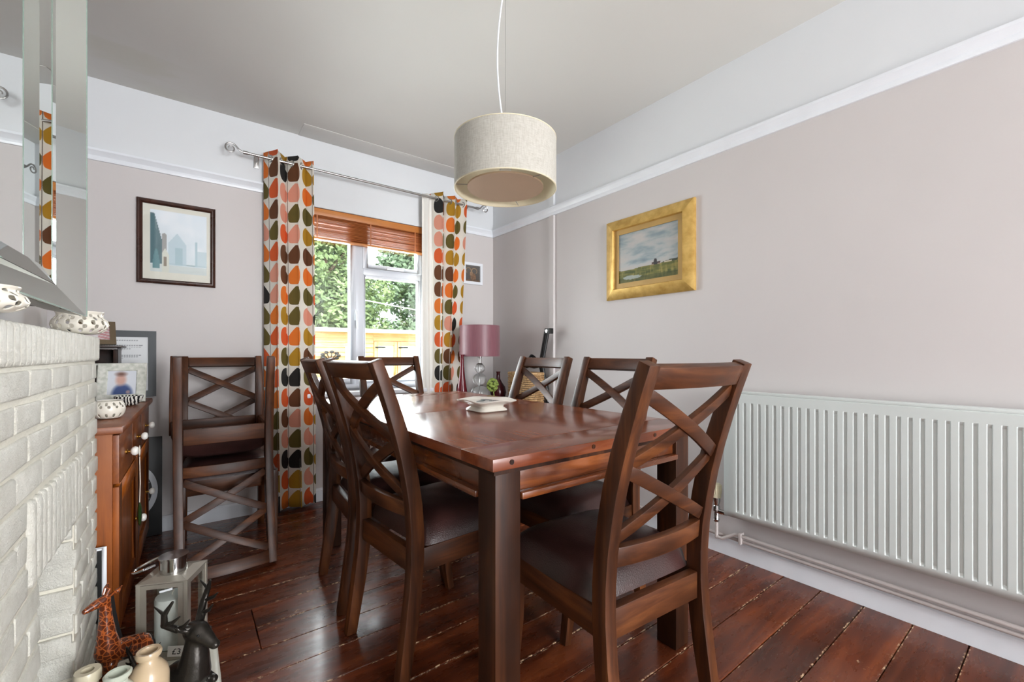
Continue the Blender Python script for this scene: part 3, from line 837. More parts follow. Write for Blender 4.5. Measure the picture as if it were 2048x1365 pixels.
M['mahogany'] = wood('mahogany_frame', (40,20,14), (66,36,26), (96,58,44), axis='z', rough=0.3, coat=0.2)
p1 = thing('framed_print', 'pale blue street scene print in a thin mahogany frame beside the curtain', 'picture', (-0.037, YB, 1.692))
W, Hh = 0.370, 0.486
picture_frame(p1, W, Hh, 0.026, 0.022, M['mahogany'], [(0,0),(0,0.018),(0.005,0.022),(0.012,0.019),(0.018,0.020),(0.024,0.014),(0.026,0.010),(0.026,0)])
def art1(u, v):
    if not (0.11 < u < 0.94 and 0.10 < v < 0.93): return (222,220,208)
    x = (u-0.11)/0.83; y = (v-0.10)/0.83
    c = mixc((196,212,218), (222,232,240), y)
    c = mixc(c, (236,240,244), 0.5+0.6*nz2(x, y, 3, 2))
    if y < 0.13: c = (206,214,212)
    if abs(y-0.15) < 0.012: c = (160,182,186)
    if 0.30 < x < 0.62 and 0.14 < y < 0.66 - 1.1*abs(x-0.46): c = mixc(c, (186,206,214), 0.8)
    if 0.42 < x < 0.56 and 0.14 < y < 0.42: c = (170,196,204)
    if 0.78 < x < 0.82 and 0.14 < y < 0.55: c = (176,200,208)
    if 0.83 < x < 1.0 and 0.14 < y < 0.40: c = mixc(c, (190,208,214), 0.8)
    if 0.19 < x < 0.27 and 0.3 < y < 0.64 - 3*abs(x-0.23)**1.5: c = (160,160,158)
    if x < 0.20 - 0.10*max(0, (y-0.5))*3 and y > 0.14 and y < 0.95: c = (78,112,120)
    if 0.03 < x < 0.16 and 0.06 < y < 0.14 + 0.24*math.sin(PI*(x-0.03)/0.13): c = (96,140,146)
    if 0.20 < x < 0.32 and y < 0.40 - 1.6*abs(x-0.25): c = (214,216,204)
    if 0.22 < x < 0.27 and 0.10 < y < 0.26: c = (140,128,112)
    if 0.255 - 0.01 < x < 0.30 and 0.40 < y < 0.46 + 0.1*math.sin(40*x): c = (90,136,140)
    return c
paint_plane('print_sheet', W-0.05, Hh-0.05, 90, 110, art1, p1).location = (0, -0.006, 0)
bm = BM(); box(bm, -W/2+0.025, W/2-0.025, -0.0105, -0.0085, -Hh/2+0.025, Hh/2-0.025); obj('glass', bm, M['pic_glass'], p1, smooth=0)

t = NT('gold_leaf'); nzz = t.noise(t.coord('Object', (6,6,6)), 4, 5)
t.set(Base_Color=t.ramp(nzz, [(0.3, rgb(192,152,78)), (0.7, rgb(224,188,112))]), Metallic=0.5, Roughness=0.36); t.bump(nzz, 0.1, 0.002); M['gold'] = t.m
M['gold_mount'] = plain('gold_mount_card', (186,152,92), 0.5, 0.2)
p2 = thing('framed_painting', 'landscape painting of a distant mill on marshes in a wide gold frame', 'picture', (XR, 1.600, 1.647), R(-90))
W, Hh = 0.622, 0.512
picture_frame(p2, W, Hh, 0.068, 0.03, M['gold'], [(0,0),(0,0.016),(0.006,0.020),(0.060,0.034),(0.064,0.034),(0.068,0.026),(0.068,0)])
def art2(u, v):
    hz = 0.26 + 0.02*u + 0.015*nz2(u, 0, 6, 1)
    if v > hz:
        f = (v-hz)/(1-hz); n_ = nz2(u*1.2, f*2.2, 2.6, 5)
        c = mixc((180,188,190), (138,154,158), f*1.0)
        c = mixc(c, (186,182,178), 0.45+0.8*n_)
        c = mixc(c, (118,136,144), max(0, -n_*0.9 + 0.05))
        if 0.62 < u and v < hz + 0.045*min(1, (u-0.70)*5) + 0.01*nz2(u, 1, 22, 3): c = (62,70,56)
        if 0.58 < u < 0.72 and v < hz + 0.045: c = (66,50,46) if v > hz+0.018 else (150,128,112)
        if abs(u-0.64) < 0.030-0.16*max(0, v-hz-0.04) and v < hz+0.11: c = (52,50,52)
        if 0.78 < u < 0.9 and v < hz + 0.02: c = (200,190,168)
    else:
        n_ = nz2(u*0.7, v*3, 9, 8); n2 = nz2(u*6, v, 6, 2)
        c = mixc((128,122,58), (70,80,36), 0.5+0.8*n_)
        c = mixc(c, (168,152,84), max(0, n2)*0.8)
        if v < 0.1: c = mixc(c, (58,66,30), 0.5)
        if (u-0.24)**2*12 + (v-0.10)**2*160 < 0.28 + 0.2*n_: c = mixc(c, (172,182,184), 0.8)
    return c
bm = BM(); frame_w = 0.034
iw, ih = W-0.132, Hh-0.132
for x0, x1, z0, z1 in ((-iw/2, -iw/2+frame_w, -ih/2, ih/2), (iw/2-frame_w, iw/2, -ih/2, ih/2), (-iw/2+frame_w, iw/2-frame_w, -ih/2, -ih/2+frame_w), (-iw/2+frame_w, iw/2-frame_w, ih/2-frame_w, ih/2)):
    box(bm, x0, x1, -0.018, -0.010, z0, z1)
obj('mount', bm, M['gold_mount'], p2, smooth=0)
paint_plane('canvas', iw-2*frame_w+0.004, ih-2*frame_w+0.004, 130, 96, art2, p2).location = (0, -0.012, 0)

p3 = thing('stag_photo', 'small white framed dark photo of a stag beside the right curtain', 'picture', (2.022, YB, 1.748))
W, Hh = 0.200, 0.190
picture_frame(p3, W, Hh, 0.024, 0.02, M['gloss_white'])
def art3(u, v):
    c = mixc((70,66,62), (96,92,88), v)
    n_ = nz2(u, v, 14, 4)
    if (u-0.55)**2*9 + (v-0.30)**2*6 < 0.30: c = mixc((150,112,78), (108,78,54), 0.5+n_)
    if (u-0.42)**2*30 + (v-0.46)**2*22 < 0.30: c = mixc((176,140,104), (120,90,66), 0.5+n_)
    for cx_, sg in ((0.36, -1), (0.50, 1)):
        d = abs(math.hypot(u-cx_-sg*0.12, v-0.66)-0.17)
        if d < 0.018 and v > 0.52: c = (178,146,108)
    if v < 0.14 + 0.05*n_: c = mixc((120,92,66), (80,60,44), 0.5+n_)
    return c
paint_plane('print_sheet', W-0.044, Hh-0.044, 60, 60, art3, p3).location = (0, -0.008, 0)
bm = BM(); box(bm, -W/2+0.023, W/2-0.023, -0.0115, -0.0105, -Hh/2+0.023, Hh/2-0.023); obj('glass', bm, M['pic_glass'], p3, smooth=0)
# ------------------------------------------------------------------ dining table
TX0, TX1, TY0, TY1, TZ = 0.576, 1.467, 0.836, 2.530, 0.79
tb = thing('dining_table', 'dark reddish wood extending dining table with square legs', 'table', ((TX0+TX1)/2, (TY0+TY1)/2, 0))
ox, oy = (TX0+TX1)/2, (TY0+TY1)/2
hw, hl = (TX1-TX0)/2, (TY1-TY0)/2
TH = 0.030
def plank(y0, y1, mat):
    b = BM(); box(b, -hw, hw, y0+0.0006, y1-0.0006, TZ-TH, TZ)
    return obj('tabletop_board', b, mat, tb, bev=0.0022)
plank(-hl, -hl+0.148, M['table_top_x']); plank(hl-0.148, hl, M['table_top_x'])
plank(-hl+0.148, 0, M['table_top_y']); plank(0, hl-0.148, M['table_top_y'])
bm = BM(); box(bm, -hw+0.01, hw-0.01, -hl+0.01, hl-0.01, TZ-TH-0.012, TZ-TH-0.0005); obj('underframe', bm, M['table_leg'], tb, smooth=0)
LEG = 0.078; INS = 0.022
for sx in (-1, 1):
    for sy in (-1, 1):
        b = BM(); cx, cy = sx*(hw-INS-LEG/2), sy*(hl-INS-LEG/2)
        box(b, cx-LEG/2, cx+LEG/2, cy-LEG/2, cy+LEG/2, 0, TZ-TH-0.012)
        obj('leg', b, M['table_leg'], tb, bev=0.004)
AP0, AP1 = 0.690, TZ-TH-0.012
for sy in (-1, 1):
    yc = sy*(hl-INS-0.024)
    b = BM(); box(b, -hw+INS+LEG, hw-INS-LEG, yc-0.011, yc+0.011, AP0, AP1); obj('apron', b, M['table_x'], tb, bev=0.0015)
    b = BM(); yb_ = sy*(hl-INS-0.014); box(b, -hw+INS+LEG, hw-INS-LEG, yb_-0.022, yb_+0.012, AP0-0.018, AP0); obj('apron_bead', b, M['table_x'], tb, bev=0.004)
for sx in (-1, 1):
    xc = sx*(hw-INS-0.024)
    b = BM(); box(b, xc-0.011, xc+0.011, -hl+INS+LEG, hl-INS-LEG, AP0, AP1); obj('apron', b, M['table_y'], tb, bev=0.0015)
    b = BM(); xb = sx*(hw-INS-0.014); box(b, xb-0.022, xb+0.012, -hl+INS+LEG, hl-INS-LEG, AP0-0.018, AP0); obj('apron_bead', b, M['table_y'], tb, bev=0.004)
for x in (-0.39, -0.10, 0.19, 0.39):
    b = BM(); tube(b, [(x, -hl+0.002, TZ-0.013), (x, -hl-0.0012, TZ-0.013)], 0.0065, 14); obj('plug', b, M['table_leg'], tb)

# ------------------------------------------------------------------ dining chairs
PROF = [(0.0, -0.052), (0.10, -0.036), (0.20, -0.020), (0.30, -0.007), (0.40, 0.0), (0.48, 0.0), (0.56, -0.006), (0.64, -0.018), (0.72, -0.034), (0.80, -0.056), (0.88, -0.082), (0.95, -0.107), (1.020, -0.134)]
def back_y(z):
    for (z0, y0), (z1, y1) in zip(PROF, PROF[1:]):
        if z0 <= z <= z1: return y0 + (y1-y0)*(z-z0)/(z1-z0)
    return PROF[-1][1]
HT, HF = 0.184, 0.190
def bow(x): return -0.022*(1-(x/HT)**2)
def bnorm(z):
    d = back_y(min(1.02, z+0.02)) - back_y(max(0, z-0.02))
    return Vector((0, 1, -d/0.04)).normalized()
def make_chair():
    c = thing('dining_chair', 'x', 'chair')
    for s in (-1, 1):
        b = BM()
        pts = [(s*(HF + (HT-HF)*z/1.02), y, z) for z, y in PROF]
        sizes = [(0.037, 0.047 if z < 0.75 else 0.047-0.012*(z-0.75)/0.27) for z, y in PROF]
        sizes[0] = (0.034, 0.038); sizes[1] = (0.036, 0.042)
        sweep(b, pts, sizes, (0, 1, 0)); obj('back_post', b, M['chair_z'], c, bev=0.004, smooth=50)
    def rail_part(name, z0, z1, th, mat, inner=0.0175):
        b = BM(); zc = (z0+z1)/2; n_ = 10
        pts = [(-HT+inner + (2*HT-2*inner)*i/n_, 0, zc) for i in range(n_+1)]
        pts = [(x, back_y(zc)+bow(x), z) for x, y, z in pts]
        sweep(b, pts, (z1-z0, th), bnorm(zc)); obj(name, b, mat, c, bev=0.003, smooth=50)
    rail_part('top_rail', 0.962, 1.016, 0.026, M['chair_x'])
    rail_part('lower_rail', 0.522, 0.572, 0.022, M['chair_x'])
    za, zb = 0.578, 0.960; zm = (za+zb)/2
    xi = HT-0.016
    for z0, z1 in ((za+0.012, zm-0.004), (zm+0.004, zb-0.012)):
        for s, off in ((1, 0.004), (-1, -0.004)):
            b = BM(); pts, nr = [], []
            for i in range(13):
                f = i/12; x = -xi*s + 2*xi*s*f; z = z0 + (z1-z0)*f
                # front slat runs over the rear one at the crossing
                pts.append((x, back_y(z)+bow(x)+off, z)); nr.append(bnorm(z))
            sweep(b, pts, (0.034, 0.016), nr); obj('cross_slat', b, M['chair_x'], c, bev=0.0025, smooth=50)
    # seat frame
    b = BM(); box(b, -HT+0.017, HT-0.017, -0.014, 0.012, 0.345, 0.420); obj('rear_apron', b, M['chair_x'], c, bev=0.002)
    FX = 0.198; FYc = 0.372
    b = BM(); box(b, -FX+0.02, FX-0.02, FYc-0.010, FYc+0.014, 0.345, 0.420); obj('front_apron', b, M['chair_x'], c, bev=0.002)
    for s in (-1, 1):
        b = BM(); sweep(b, [(s*(HT+0.004), 0.022, 0.3825), (s*(FX+0.002), FYc-0.018, 0.3825)], (0.075, 0.022), (1, 0, 0)); obj('side_apron', b, M['chair_y'], c, bev=0.002)
        b = BM(); lp = [(0.0, 0.028, 0.030), (0.10, 0.012, 0.034), (0.22, 0.0, 0.039), (0.345, -0.004, 0.042), (0.420, 0.0, 0.042)]
        sweep(b, [(s*FX, FYc+dy, z) for z, dy, w in lp], [(w, w) for z, dy, w in lp], (0, 1, 0)); obj('leg', b, M['chair_z'], c, bev=0.004, smooth=50)
    # cushion
    b = BM(); N = 20; rows = []
    y0, y1 = 0.020, 0.404
    for j in range(N+1):
        fy = -1 + 2*j/N; r_ = []
        for i in range(N+1):
            fx = -1 + 2*i/N
            hwid = (0.197 + (0.216-0.197)*(fy+1)/2)
            k_ = 1 - 0.035*(abs(fx)**4)*(abs(fy)**4)
            e = max(abs(fx), abs(fy))
            x = hwid*fx*k_; yy = (y0+y1)/2 + (y1-y0)/2*fy*k_
            h_ = 0.084*max(0, (1-abs(fx)**5))**0.42*max(0, (1-abs(fy)**5))**0.42
            h_ += 0.003*noise.noise(Vector((x*14, yy*14, 1)))*(1-e)
            r_.append(b.verts.new((x, yy, 0.421+h_)))
        rows.append(r_)
    for j in range(N):
        for i in range(N): b.faces.new([rows[j][i], rows[j][i+1], rows[j+1][i+1], rows[j+1][i]])
    per = rows[0][:] + [rows[j][N] for j in range(1, N+1)] + rows[N][-2::-1] + [rows[j][0] for j in range(N-1, 0, -1)]
    b.faces.new(per[::-1])
    obj('seat', b, M['leather'], c, smooth=60)
    return c
chair = make_chair()
GRP = 'dark wooden cross-back dining chairs'
SPOTS = [  # x, y, z, rotation, label
    ((0.996, 0.688, 0), (0, 0, R(-4)), 'large cross-back chair in the foreground at the near table end'),
    ((0.560, 1.462, 0), (0, 0, R(-84)), 'cross-back chair nearest the camera on the left table side'),
    ((0.560, 1.976, 0), (0, 0, R(-93)), 'cross-back chair second along the left side of the table, partly hidden'),
    ((1.485, 1.830, 0), (0, 0, R(91)), 'cross-back chair on the right table side in front of the wicker basket'),
    ((1.485, 1.318, 0), (0, 0, R(90)), 'cross-back chair on the right table side below the gold painting'),
    ((1.068, 2.640, 0), (0, 0, R(178)), 'cross-back chair at the far table end in front of the window'),
    ((0.179, 3.002, 0), (0, 0, R(180)), 'upright cross-back chair against the wall left of the curtain'),
    ((0.158, 2.555, 1.0265), (0, R(180), R(1.5)), 'upside-down cross-back chair stacked seat to seat on another chair'),
]
for i, (loc, rot, label) in enumerate(SPOTS):
    o = chair if i == 0 else copy_tree(chair)
    o.location = loc; o.rotation_euler = rot
    o['label'] = label; o['group'] = GRP

# ------------------------------------------------------------------ dish on the table
t = NT('dish_glaze'); v = t.coord(); vo = t.noise(v, 26, 3)
t.set(Base_Color=t.ramp(vo, [(0.0, rgb(238,234,224)), (1.0, rgb(232,228,216))]), Roughness=0.15); M['dish'] = t.m
M['ink_blue'] = plain('blue_green_print', (38,62,70), 0.4)
dc = (0.955+0.0, 1.555)
dish = thing('pedestal_dish', 'cream square pedestal dish with leaf motif on the table', 'dish', (1.06, 1.59, TZ), R(0))
def sq_ring(b, s, z, wav=0.0, n=40):
    r_ = []
    for k_ in range(n):
        a = 2*PI*k_/n + PI/4; ca, sa = math.cos(a), math.sin(a)
        p = 6; rr_ = (abs(ca)**p + abs(sa)**p)**(-1/p)
        r_.append(b.verts.new((s*rr_*ca, s*rr_*sa, z + wav*math.cos(4*a))))
    return r_
b = BM(); rs = [sq_ring(b, s, z, w) for s, z, w in ((0.070, 0, 0), (0.074, 0.004, 0), (0.072, 0.010, 0), (0.060, 0.018, 0), (0.062, 0.026, 0), (0.090, 0.038, 0.001), (0.106, 0.046, 0.003), (0.107, 0.050, 0.003), (0.100, 0.050, 0.003), (0.080, 0.044, 0.001), (0.050, 0.042, 0))]
for r0, r1 in zip(rs, rs[1:]):
    for k_ in range(40): b.faces.new([r0[k_], r0[(k_+1)%40], r1[(k_+1)%40], r1[k_]])
b.faces.new(rs[0][::-1]); b.faces.new(rs[-1]); obj('dish_body', b, M['dish'], dish, smooth=60)
b = BM()
for (cx, cy, a) in ((-0.03, 0.0, 0.4), (0.02, 0.03, 1.9), (0.03, -0.03, -0.6)):
    for k_ in range(-4, 5):
        for s in (-1, 1):
            x0 = cx + math.cos(a)*k_*0.007; y0 = cy + math.sin(a)*k_*0.007
            l_ = 0.014*(1-abs(k_)/6)
            x1 = x0 + math.cos(a+s*1.0)*l_; y1 = y0 + math.sin(a+s*1.0)*l_
            sweep(b, [(x0, y0, 0.0434), (x1, y1, 0.0436)], (0.0028, 0.0012), (0,0,1))
obj('leaf_print', b, M['ink_blue'], dish, smooth=0)

# ------------------------------------------------------------------ corner console, lamp, vases, basket
M['console'] = wood('console_wood', (60,36,22), (92,58,36), (120,80,50), axis='y', rough=0.4)
CT = 0.655
cn = thing('console_table', 'low wooden console table in the corner behind the dining table', 'table', (1.955, 2.80, 0))
b = BM(); box(b, -0.255, 0.255, -0.42, 0.285, CT-0.03, CT); obj('table_top', b, M['console'], cn, bev=0.003)
for sx in (-1, 1):
    for sy in (-0.39, 0.255):
        b = BM(); box(b, sx*0.215-0.02, sx*0.215+0.02, sy-0.02, sy+0.02, 0, CT-0.03); obj('leg', b, M['console'], cn, bev=0.003)
b = BM(); box(b, -0.235, 0.235, -0.40, 0.27, 0.22, 0.24); obj('shelf', b, M['console'], cn, bev=0.003)
t = NT('mauve_satin_shade'); v = t.coord('Object', (300,300,8)); nz = t.noise(v, 1, 2)
t.set(Base_Color=t.ramp(nz, [(0.3, rgb(122,76,86)), (0.7, rgb(140,90,100))]), Roughness=0.4); t.b.inputs['Sheen Weight'].default_value = 0.3
M['mauve'] = t.m
t = NT('blown_glass'); t.set(Base_Color=(0.93,0.95,0.95,1), Roughness=0.03, Transmission_Weight=0.9, IOR=1.35, Metallic=0.0); M['blown'] = t.m
lp = thing('table_lamp', 'table lamp with mauve drum shade on stacked glass globes in the corner', 'lamp', (1.905, 2.955, CT))
b = BM(); lathe(b, [(0.165, 0.365), (0.163, 0.610), (0.161, 0.610), (0.163, 0.365)], 56, closed=True); obj('lamp_shade', b, M['mauve'], lp, smooth=30)
b = BM(); torus(b, (0,0,0.365), (0,0,1), 0.164, 0.002, 48, 6); torus(b, (0,0,0.610), (0,0,1), 0.162, 0.002, 48, 6); obj('shade_rim', b, M['mauve'], lp)
for r_, z in ((0.070, 0.068), (0.056, 0.178), (0.043, 0.266)):
    b = BM(); ball(b, (0,0,z), r_, (1,1,0.92), 28, 18); obj('glass_globe', b, M['blown'], lp, smooth=80)
b = BM(); lathe(b, [(0.03, 0.30), (0.012, 0.31), (0.012, 0.35), (0.018, 0.355), (0.018, 0.40), (0.008, 0.405)], 16)
lathe(b, [(0.05, 0.0), (0.05, 0.006), (0.02, 0.008)], 24); tube(b, [(0,0,0.008), (0,0,0.30)], 0.004, 8)
for k_ in range(3):
    a = 2*PI*k_/3; tube(b, [(0,0,0.40), (0.16*math.cos(a), 0.16*math.sin(a), 0.605)], 0.0015, 5)
obj('stem', b, M['steel'], lp)
M['red_glaze'] = plain('burgundy_glaze', (104,26,38), 0.12, var=0.05)
M['dark_red'] = plain('dark_plum_glaze', (64,22,28), 0.12, var=0.05)
b = BM(); lathe(b, [(0.0,0.0),(0.040,0.0),(0.046,0.02),(0.046,0.06),(0.036,0.12),(0.024,0.20),(0.015,0.29),(0.013,0.36),(0.017,0.378),(0.014,0.378),(0.010,0.35)], 28, cap0=False)
tag(obj('tall_vase', b, M['red_glaze'], smooth=60, loc=(1.725, 2.93, CT)), 'tall burgundy bottle vase left of the table lamp', 'vase')
b = BM(); lathe(b, [(0.0,0.0),(0.035,0.0),(0.058,0.03),(0.066,0.07),(0.058,0.115),(0.034,0.15),(0.017,0.18),(0.014,0.225),(0.019,0.24),(0.013,0.24),(0.010,0.21)], 28, cap0=False)
tag(obj('squat_vase', b, M['dark_red'], smooth=60, loc=(2.035, 2.88, CT)), 'squat dark plum vase with a thin neck right of the lamp', 'vase')
M['hop'] = plain('green_flower', (150,170,84), 0.7, var=0.15)
fl = thing('green_flower', 'pale green artificial flower head leaning on the plum vase', 'flower', (1.925, 2.80, CT))
b = BM(); rnd = random.Random(4)
for i in range(70):
    d = Vector((rnd.gauss(0,1), rnd.gauss(0,1), rnd.gauss(0,1))).normalized(); p = Vector((0,0,0.14)) + Vector((d.x*0.035, d.y*0.035, d.z*0.045))
    ball(b, p, 0.015, (1,1,0.7), 7, 5)
obj('petals', b, M['hop'], fl)
b = BM(); tube(b, [(0.01,0.0,0.0), (0.02,0.01,0.06), (0,0,0.13)], 0.004, 6); obj('stem', b, M['hop'], fl)
# wicker basket
t = NT('wicker'); nz = t.noise(t.coord(), 60, 3)
t.set(Base_Color=t.ramp(nz, [(0.3, rgb(150,112,72)), (0.7, rgb(206,172,126))]), Roughness=0.7); M['wicker'] = t.m
bk = thing('wicker_basket', 'square woven wicker basket holding magazines under the black lamp', 'basket', (2.085, 2.585, CT))
HX, HY_ = 0.072, 0.140; BHt = 0.235
b = BM(); nrow = 15; npt = 56
def rrect(s):
    a = 2*PI*s; ca, sa = math.cos(a), math.sin(a); p = 8; r_ = (abs(ca)**p + abs(sa)**p)**(-1/p)
    return r_*ca*HX, r_*sa*HY_
for i in range(nrow):
    z = 0.008 + (BHt-0.016)*i/(nrow-1); pts = []
    for k_ in range(npt):
        x, y = rrect(k_/npt); o_ = 0.0035*(1 if (k_+i) % 2 else -1); l_ = math.hypot(x, y)
        pts.append((x*(1+o_/l_), y*(1+o_/l_), z))
    tube(b, pts, 0.0068, 5, closed=True)
obj('weave', b, M['wicker'], bk)
b = BM(); tube(b, [(*rrect(k_/40), BHt) for k_ in range(40)], 0.010, 8, closed=True); obj('basket_rim', b, M['wicker'], bk)
b = BM(); box(b, -HX+0.004, HX-0.004, -HY_+0.004, HY_-0.004, 0.0, 0.008); obj('basket_base', b, M['wicker'], bk)
for i, (c_, lab) in enumerate((((60,66,70), 'dark grey magazine standing in the wicker basket'), ((196,190,176), 'pale magazine standing in the wicker basket'), ((44,40,44), 'black booklet standing in the wicker basket'))):
    mm = plain('magazine_cover', c_, 0.35)
    b = BM(); box(b, -0.05, 0.05, -0.006, 0.006, 0, 0.235-0.012*i); tag(obj('magazine', b, mm, bev=0.001, loc=(2.085, 2.66-0.045*i, CT+0.0085), rot=(R(4), 0, 0)), lab, 'magazine', 'magazines in the wicker basket')
# jointed black lamp behind the basket
dl = thing('jointed_lamp', 'black jointed lamp with raised arm above the wicker basket', 'lamp', (2.209, 2.475, CT))
b = BM(); lathe(b, [(0.033, 0), (0.033, 0.012), (0.012, 0.016), (0.010, 0.10)], 20); obj('lamp_base', b, M['black'], dl)
b = BM()
for o_ in (-0.012, 0.012):
    tube(b, [(-0.005+o_*0.3, o_, 0.09), (-0.02, 0.05+o_, 0.30), (-0.035, -0.035+o_, 0.555)], [0.011, 0.013, 0.013], 8)
box(b, -0.055, -0.015, -0.085, -0.03, 0.535, 0.575); box(b, -0.045, 0.0, 0.025, 0.075, 0.285, 0.345)
obj('arm', b, M['black'], dl, bev=0.002)
b = BM()
for z, y in ((0.30, 0.05), (0.555, -0.055)): tube(b, [(-0.06, y, z), (0.0, y, z)], 0.013, 10)
obj('joint', b, M['steel'], dl)
b = BM(); m4 = Matrix.Translation((-0.05, 0.115, 0.318)) @ Matrix.Rotation(R(62), 4, (1, 0.35, 0))
lathe(b, [(0.018, -0.07), (0.022, -0.045), (0.050, -0.01), (0.060, 0.02), (0.058, 0.02), (0.048, -0.008), (0.02, -0.04)], 24, cap1=True); b.transform(m4); obj('lamp_head', b, M['black'], dl, smooth=50)
b = BM(); ball(b, (0,0,0), 0.042, (1,1,0.6), 16, 10); b.transform(m4); obj('bulb', b, M['bulb'], dl)

# ------------------------------------------------------------------ sideboard
SB = thing('sideboard', 'pine sideboard with white porcelain knobs in the alcove by the fireplace', 'sideboard', (-0.169, 1.995, 0), R(-1.1))
# local: y along the front (0..0.99), x negative into the alcove, front at x=0
SBL, SBD, SBH = 1.130, 0.43, 0.793
b = BM(); box(b, -SBD-0.01, 0.0, -0.02, SBL+0.02, SBH-0.026, SBH); obj('worktop', b, M['pine_y'], SB, bev=0.006)
b = BM(); box(b, -SBD+0.01, -0.035, 0.02, SBL-0.02, 0.06, SBH-0.026); obj('carcass', b, M['pine_z'], SB, smooth=0)
for y0 in (0.0, SBL-0.025):
    b = BM(); box(b, -SBD, -0.030, y0, y0+0.025, 0.04, SBH-0.026); obj('side_panel', b, M['pine_z'], SB, bev=0.002)
b = BM(); box(b, -0.06, -0.046, 0.01, SBL-0.01, 0.0, 0.07); obj('plinth', b, M['pine_y'], SB, bev=0.002)
FXs = -0.030
def knob(parent, y, z):
    b = BM(); prof = [(0.010, 0.0), (0.010, 0.003), (0.005, 0.006), (0.005, 0.014)]
    lathe(b, prof, 12); b.transform(Matrix.Translation((FXs+0.016, y, z)) @ Matrix.Rotation(R(90), 4, 'Y'))
    k_ = obj('knob_stem', b, M['brass'], parent)
    b = BM(); lathe(b, [(0.006, 0.012), (0.015, 0.018), (0.0175, 0.026), (0.014, 0.034), (0.006, 0.037)], 18); b.transform(Matrix.Translation((FXs+0.016, y, z)) @ Matrix.Rotation(R(90), 4, 'Y'))
    obj('knob', b, M['porcelain'], parent, smooth=60)
M['brass'] = plain('aged_brass', (170,128,60), 0.3, 1.0)
M['porcelain'] = plain('white_porcelain', (240,238,232), 0.12, var=0.01)
dw = (SBL-0.02)/3
for i in range(3):
    y0 = 0.01 + i*dw
    b = BM(); box(b, FXs-0.004, FXs+0.016, y0+0.004, y0+dw-0.004, 0.590, SBH-0.034); d_ = obj('drawer', b, M['pine_y'], SB, bev=0.003)
    knob(d_, y0+dw/2, 0.668)
for y0, y1, ky in ((0.012, 0.560, 0.50), (0.568, SBL-0.012, 0.95)):
    b = BM()
    st_ = 0.07
    box(b, FXs-0.004, FXs+0.016, y0, y0+st_, 0.075, 0.580); box(b, FXs-0.004, FXs+0.016, y1-st_, y1, 0.075, 0.580)
    box(b, FXs-0.004, FXs+0.016, y0+st_, y1-st_, 0.075, 0.155); box(b, FXs-0.004, FXs+0.016, y0+st_, y1-st_, 0.510, 0.580)
    d_ = obj('door', b, M['pine_z'], SB, bev=0.003)
    b = BM(); box(b, FXs-0.004, FXs+0.004, y0+st_, y1-st_, 0.155, 0.510); obj('door_panel', b, M['pine_z'], d_, smooth=0)
    knob(d_, ky, 0.320)
def sbp(x, y, z=0.0):
    a = R(-1.1); return (-0.169 + x*math.cos(a) - y*math.sin(a), 1.995 + x*math.sin(a) + y*math.cos(a), SBH + z)
# green leaf pendant on a string hanging from the near drawer knob
pd = thing('leaf_charm', 'dark green leaf charm on a pale string hung from the sideboard knob', 'charm', sbp(0.0245, 0.01+dw/2, 0.668-SBH))
b = BM(); torus(b, (0,0,-0.001), (1,0,0), 0.0195, 0.0012, 18, 5); tube(b, [(0.0,0,-0.024), (0.002,-0.003,-0.12), (0.0,0,-0.20)], 0.0014, 6); obj('string', b, M['ceramic'], pd)
M['green_leaf'] = plain('green_enamel', (36,58,28), 0.2)
b = BM(); ball(b, (0,0,-0.245), 0.045, (0.16,0.42,1), 14, 10); obj('leaf', b, M['green_leaf'], pd)

# things standing on the sideboard
M['charcoal_frame'] = plain('charcoal_frame', (66,70,74), 0.45, var=0.03)
bf = thing('framed_certificate', 'charcoal framed white text sheet leaning on the wall above the sideboard', 'picture', (-0.325, YB-0.024, 0.982), 0, rot=(R(-2.5), 0, 0))
picture_frame(bf, 0.380, 0.375, 0.035, 0.016, M['charcoal_frame'])
def art4(u, v):
    c = (224,226,228)
    for vv, u0, u1 in ((0.93,0.5,0.85),(0.84,0.34,0.92),(0.81,0.36,0.90),(0.78,0.42,0.75),(0.66,0.34,0.90),(0.63,0.38,0.86),(0.60,0.40,0.66),(0.42,0.34,0.76),(0.39,0.34,0.6),(0.28,0.34,0.8)):
        if abs(v-vv) < 0.008 and u0 < u < u1 and math.sin(u*190) > -0.7: c = (150,152,156)
    return c
paint_plane('text_sheet', 0.312, 0.307, 90, 110, art4, bf).location = (0, -0.008, 0)
b = BM(); box(b, -0.185, 0.185, -0.004, 0.0, -0.183, 0.183); obj('backing', b, M['black'], bf, smooth=0)

# dark wooden cubby with a photo frame on top
cx, cy, cz = -0.405, 3.095, SBH+0.0012
cub = thing('letter_cubby', 'small dark wooden open cubby on the sideboard', 'cubby', (cx, cy, cz))
b = BM(); CH = 0.278
box(b, -0.125, 0.125, -0.085, 0.085, 0.0, 0.012); box(b, -0.125, 0.125, -0.085, 0.085, CH-0.012, CH)
box(b, -0.125, -0.112, -0.085, 0.085, 0.012, CH-0.012); box(b, 0.108, 0.125, -0.085, 0.085, 0.012, CH-0.012); box(b, -0.112, 0.108, 0.075, 0.085, 0.012, CH-0.012)
obj('body', b, M['dark_box'], cub, bev=0.002)
b = BM(); box(b, -0.112, 0.108, -0.080, 0.075, 0.180, 0.186); obj('shelf', b, M['dark_box'], cub, smooth=0)
b = BM(); box(b, -0.140, 0.145, -0.10, 0.095, CH+0.0002, CH+0.010); obj('cornice', b, M['dark_box'], cub, bev=0.004)
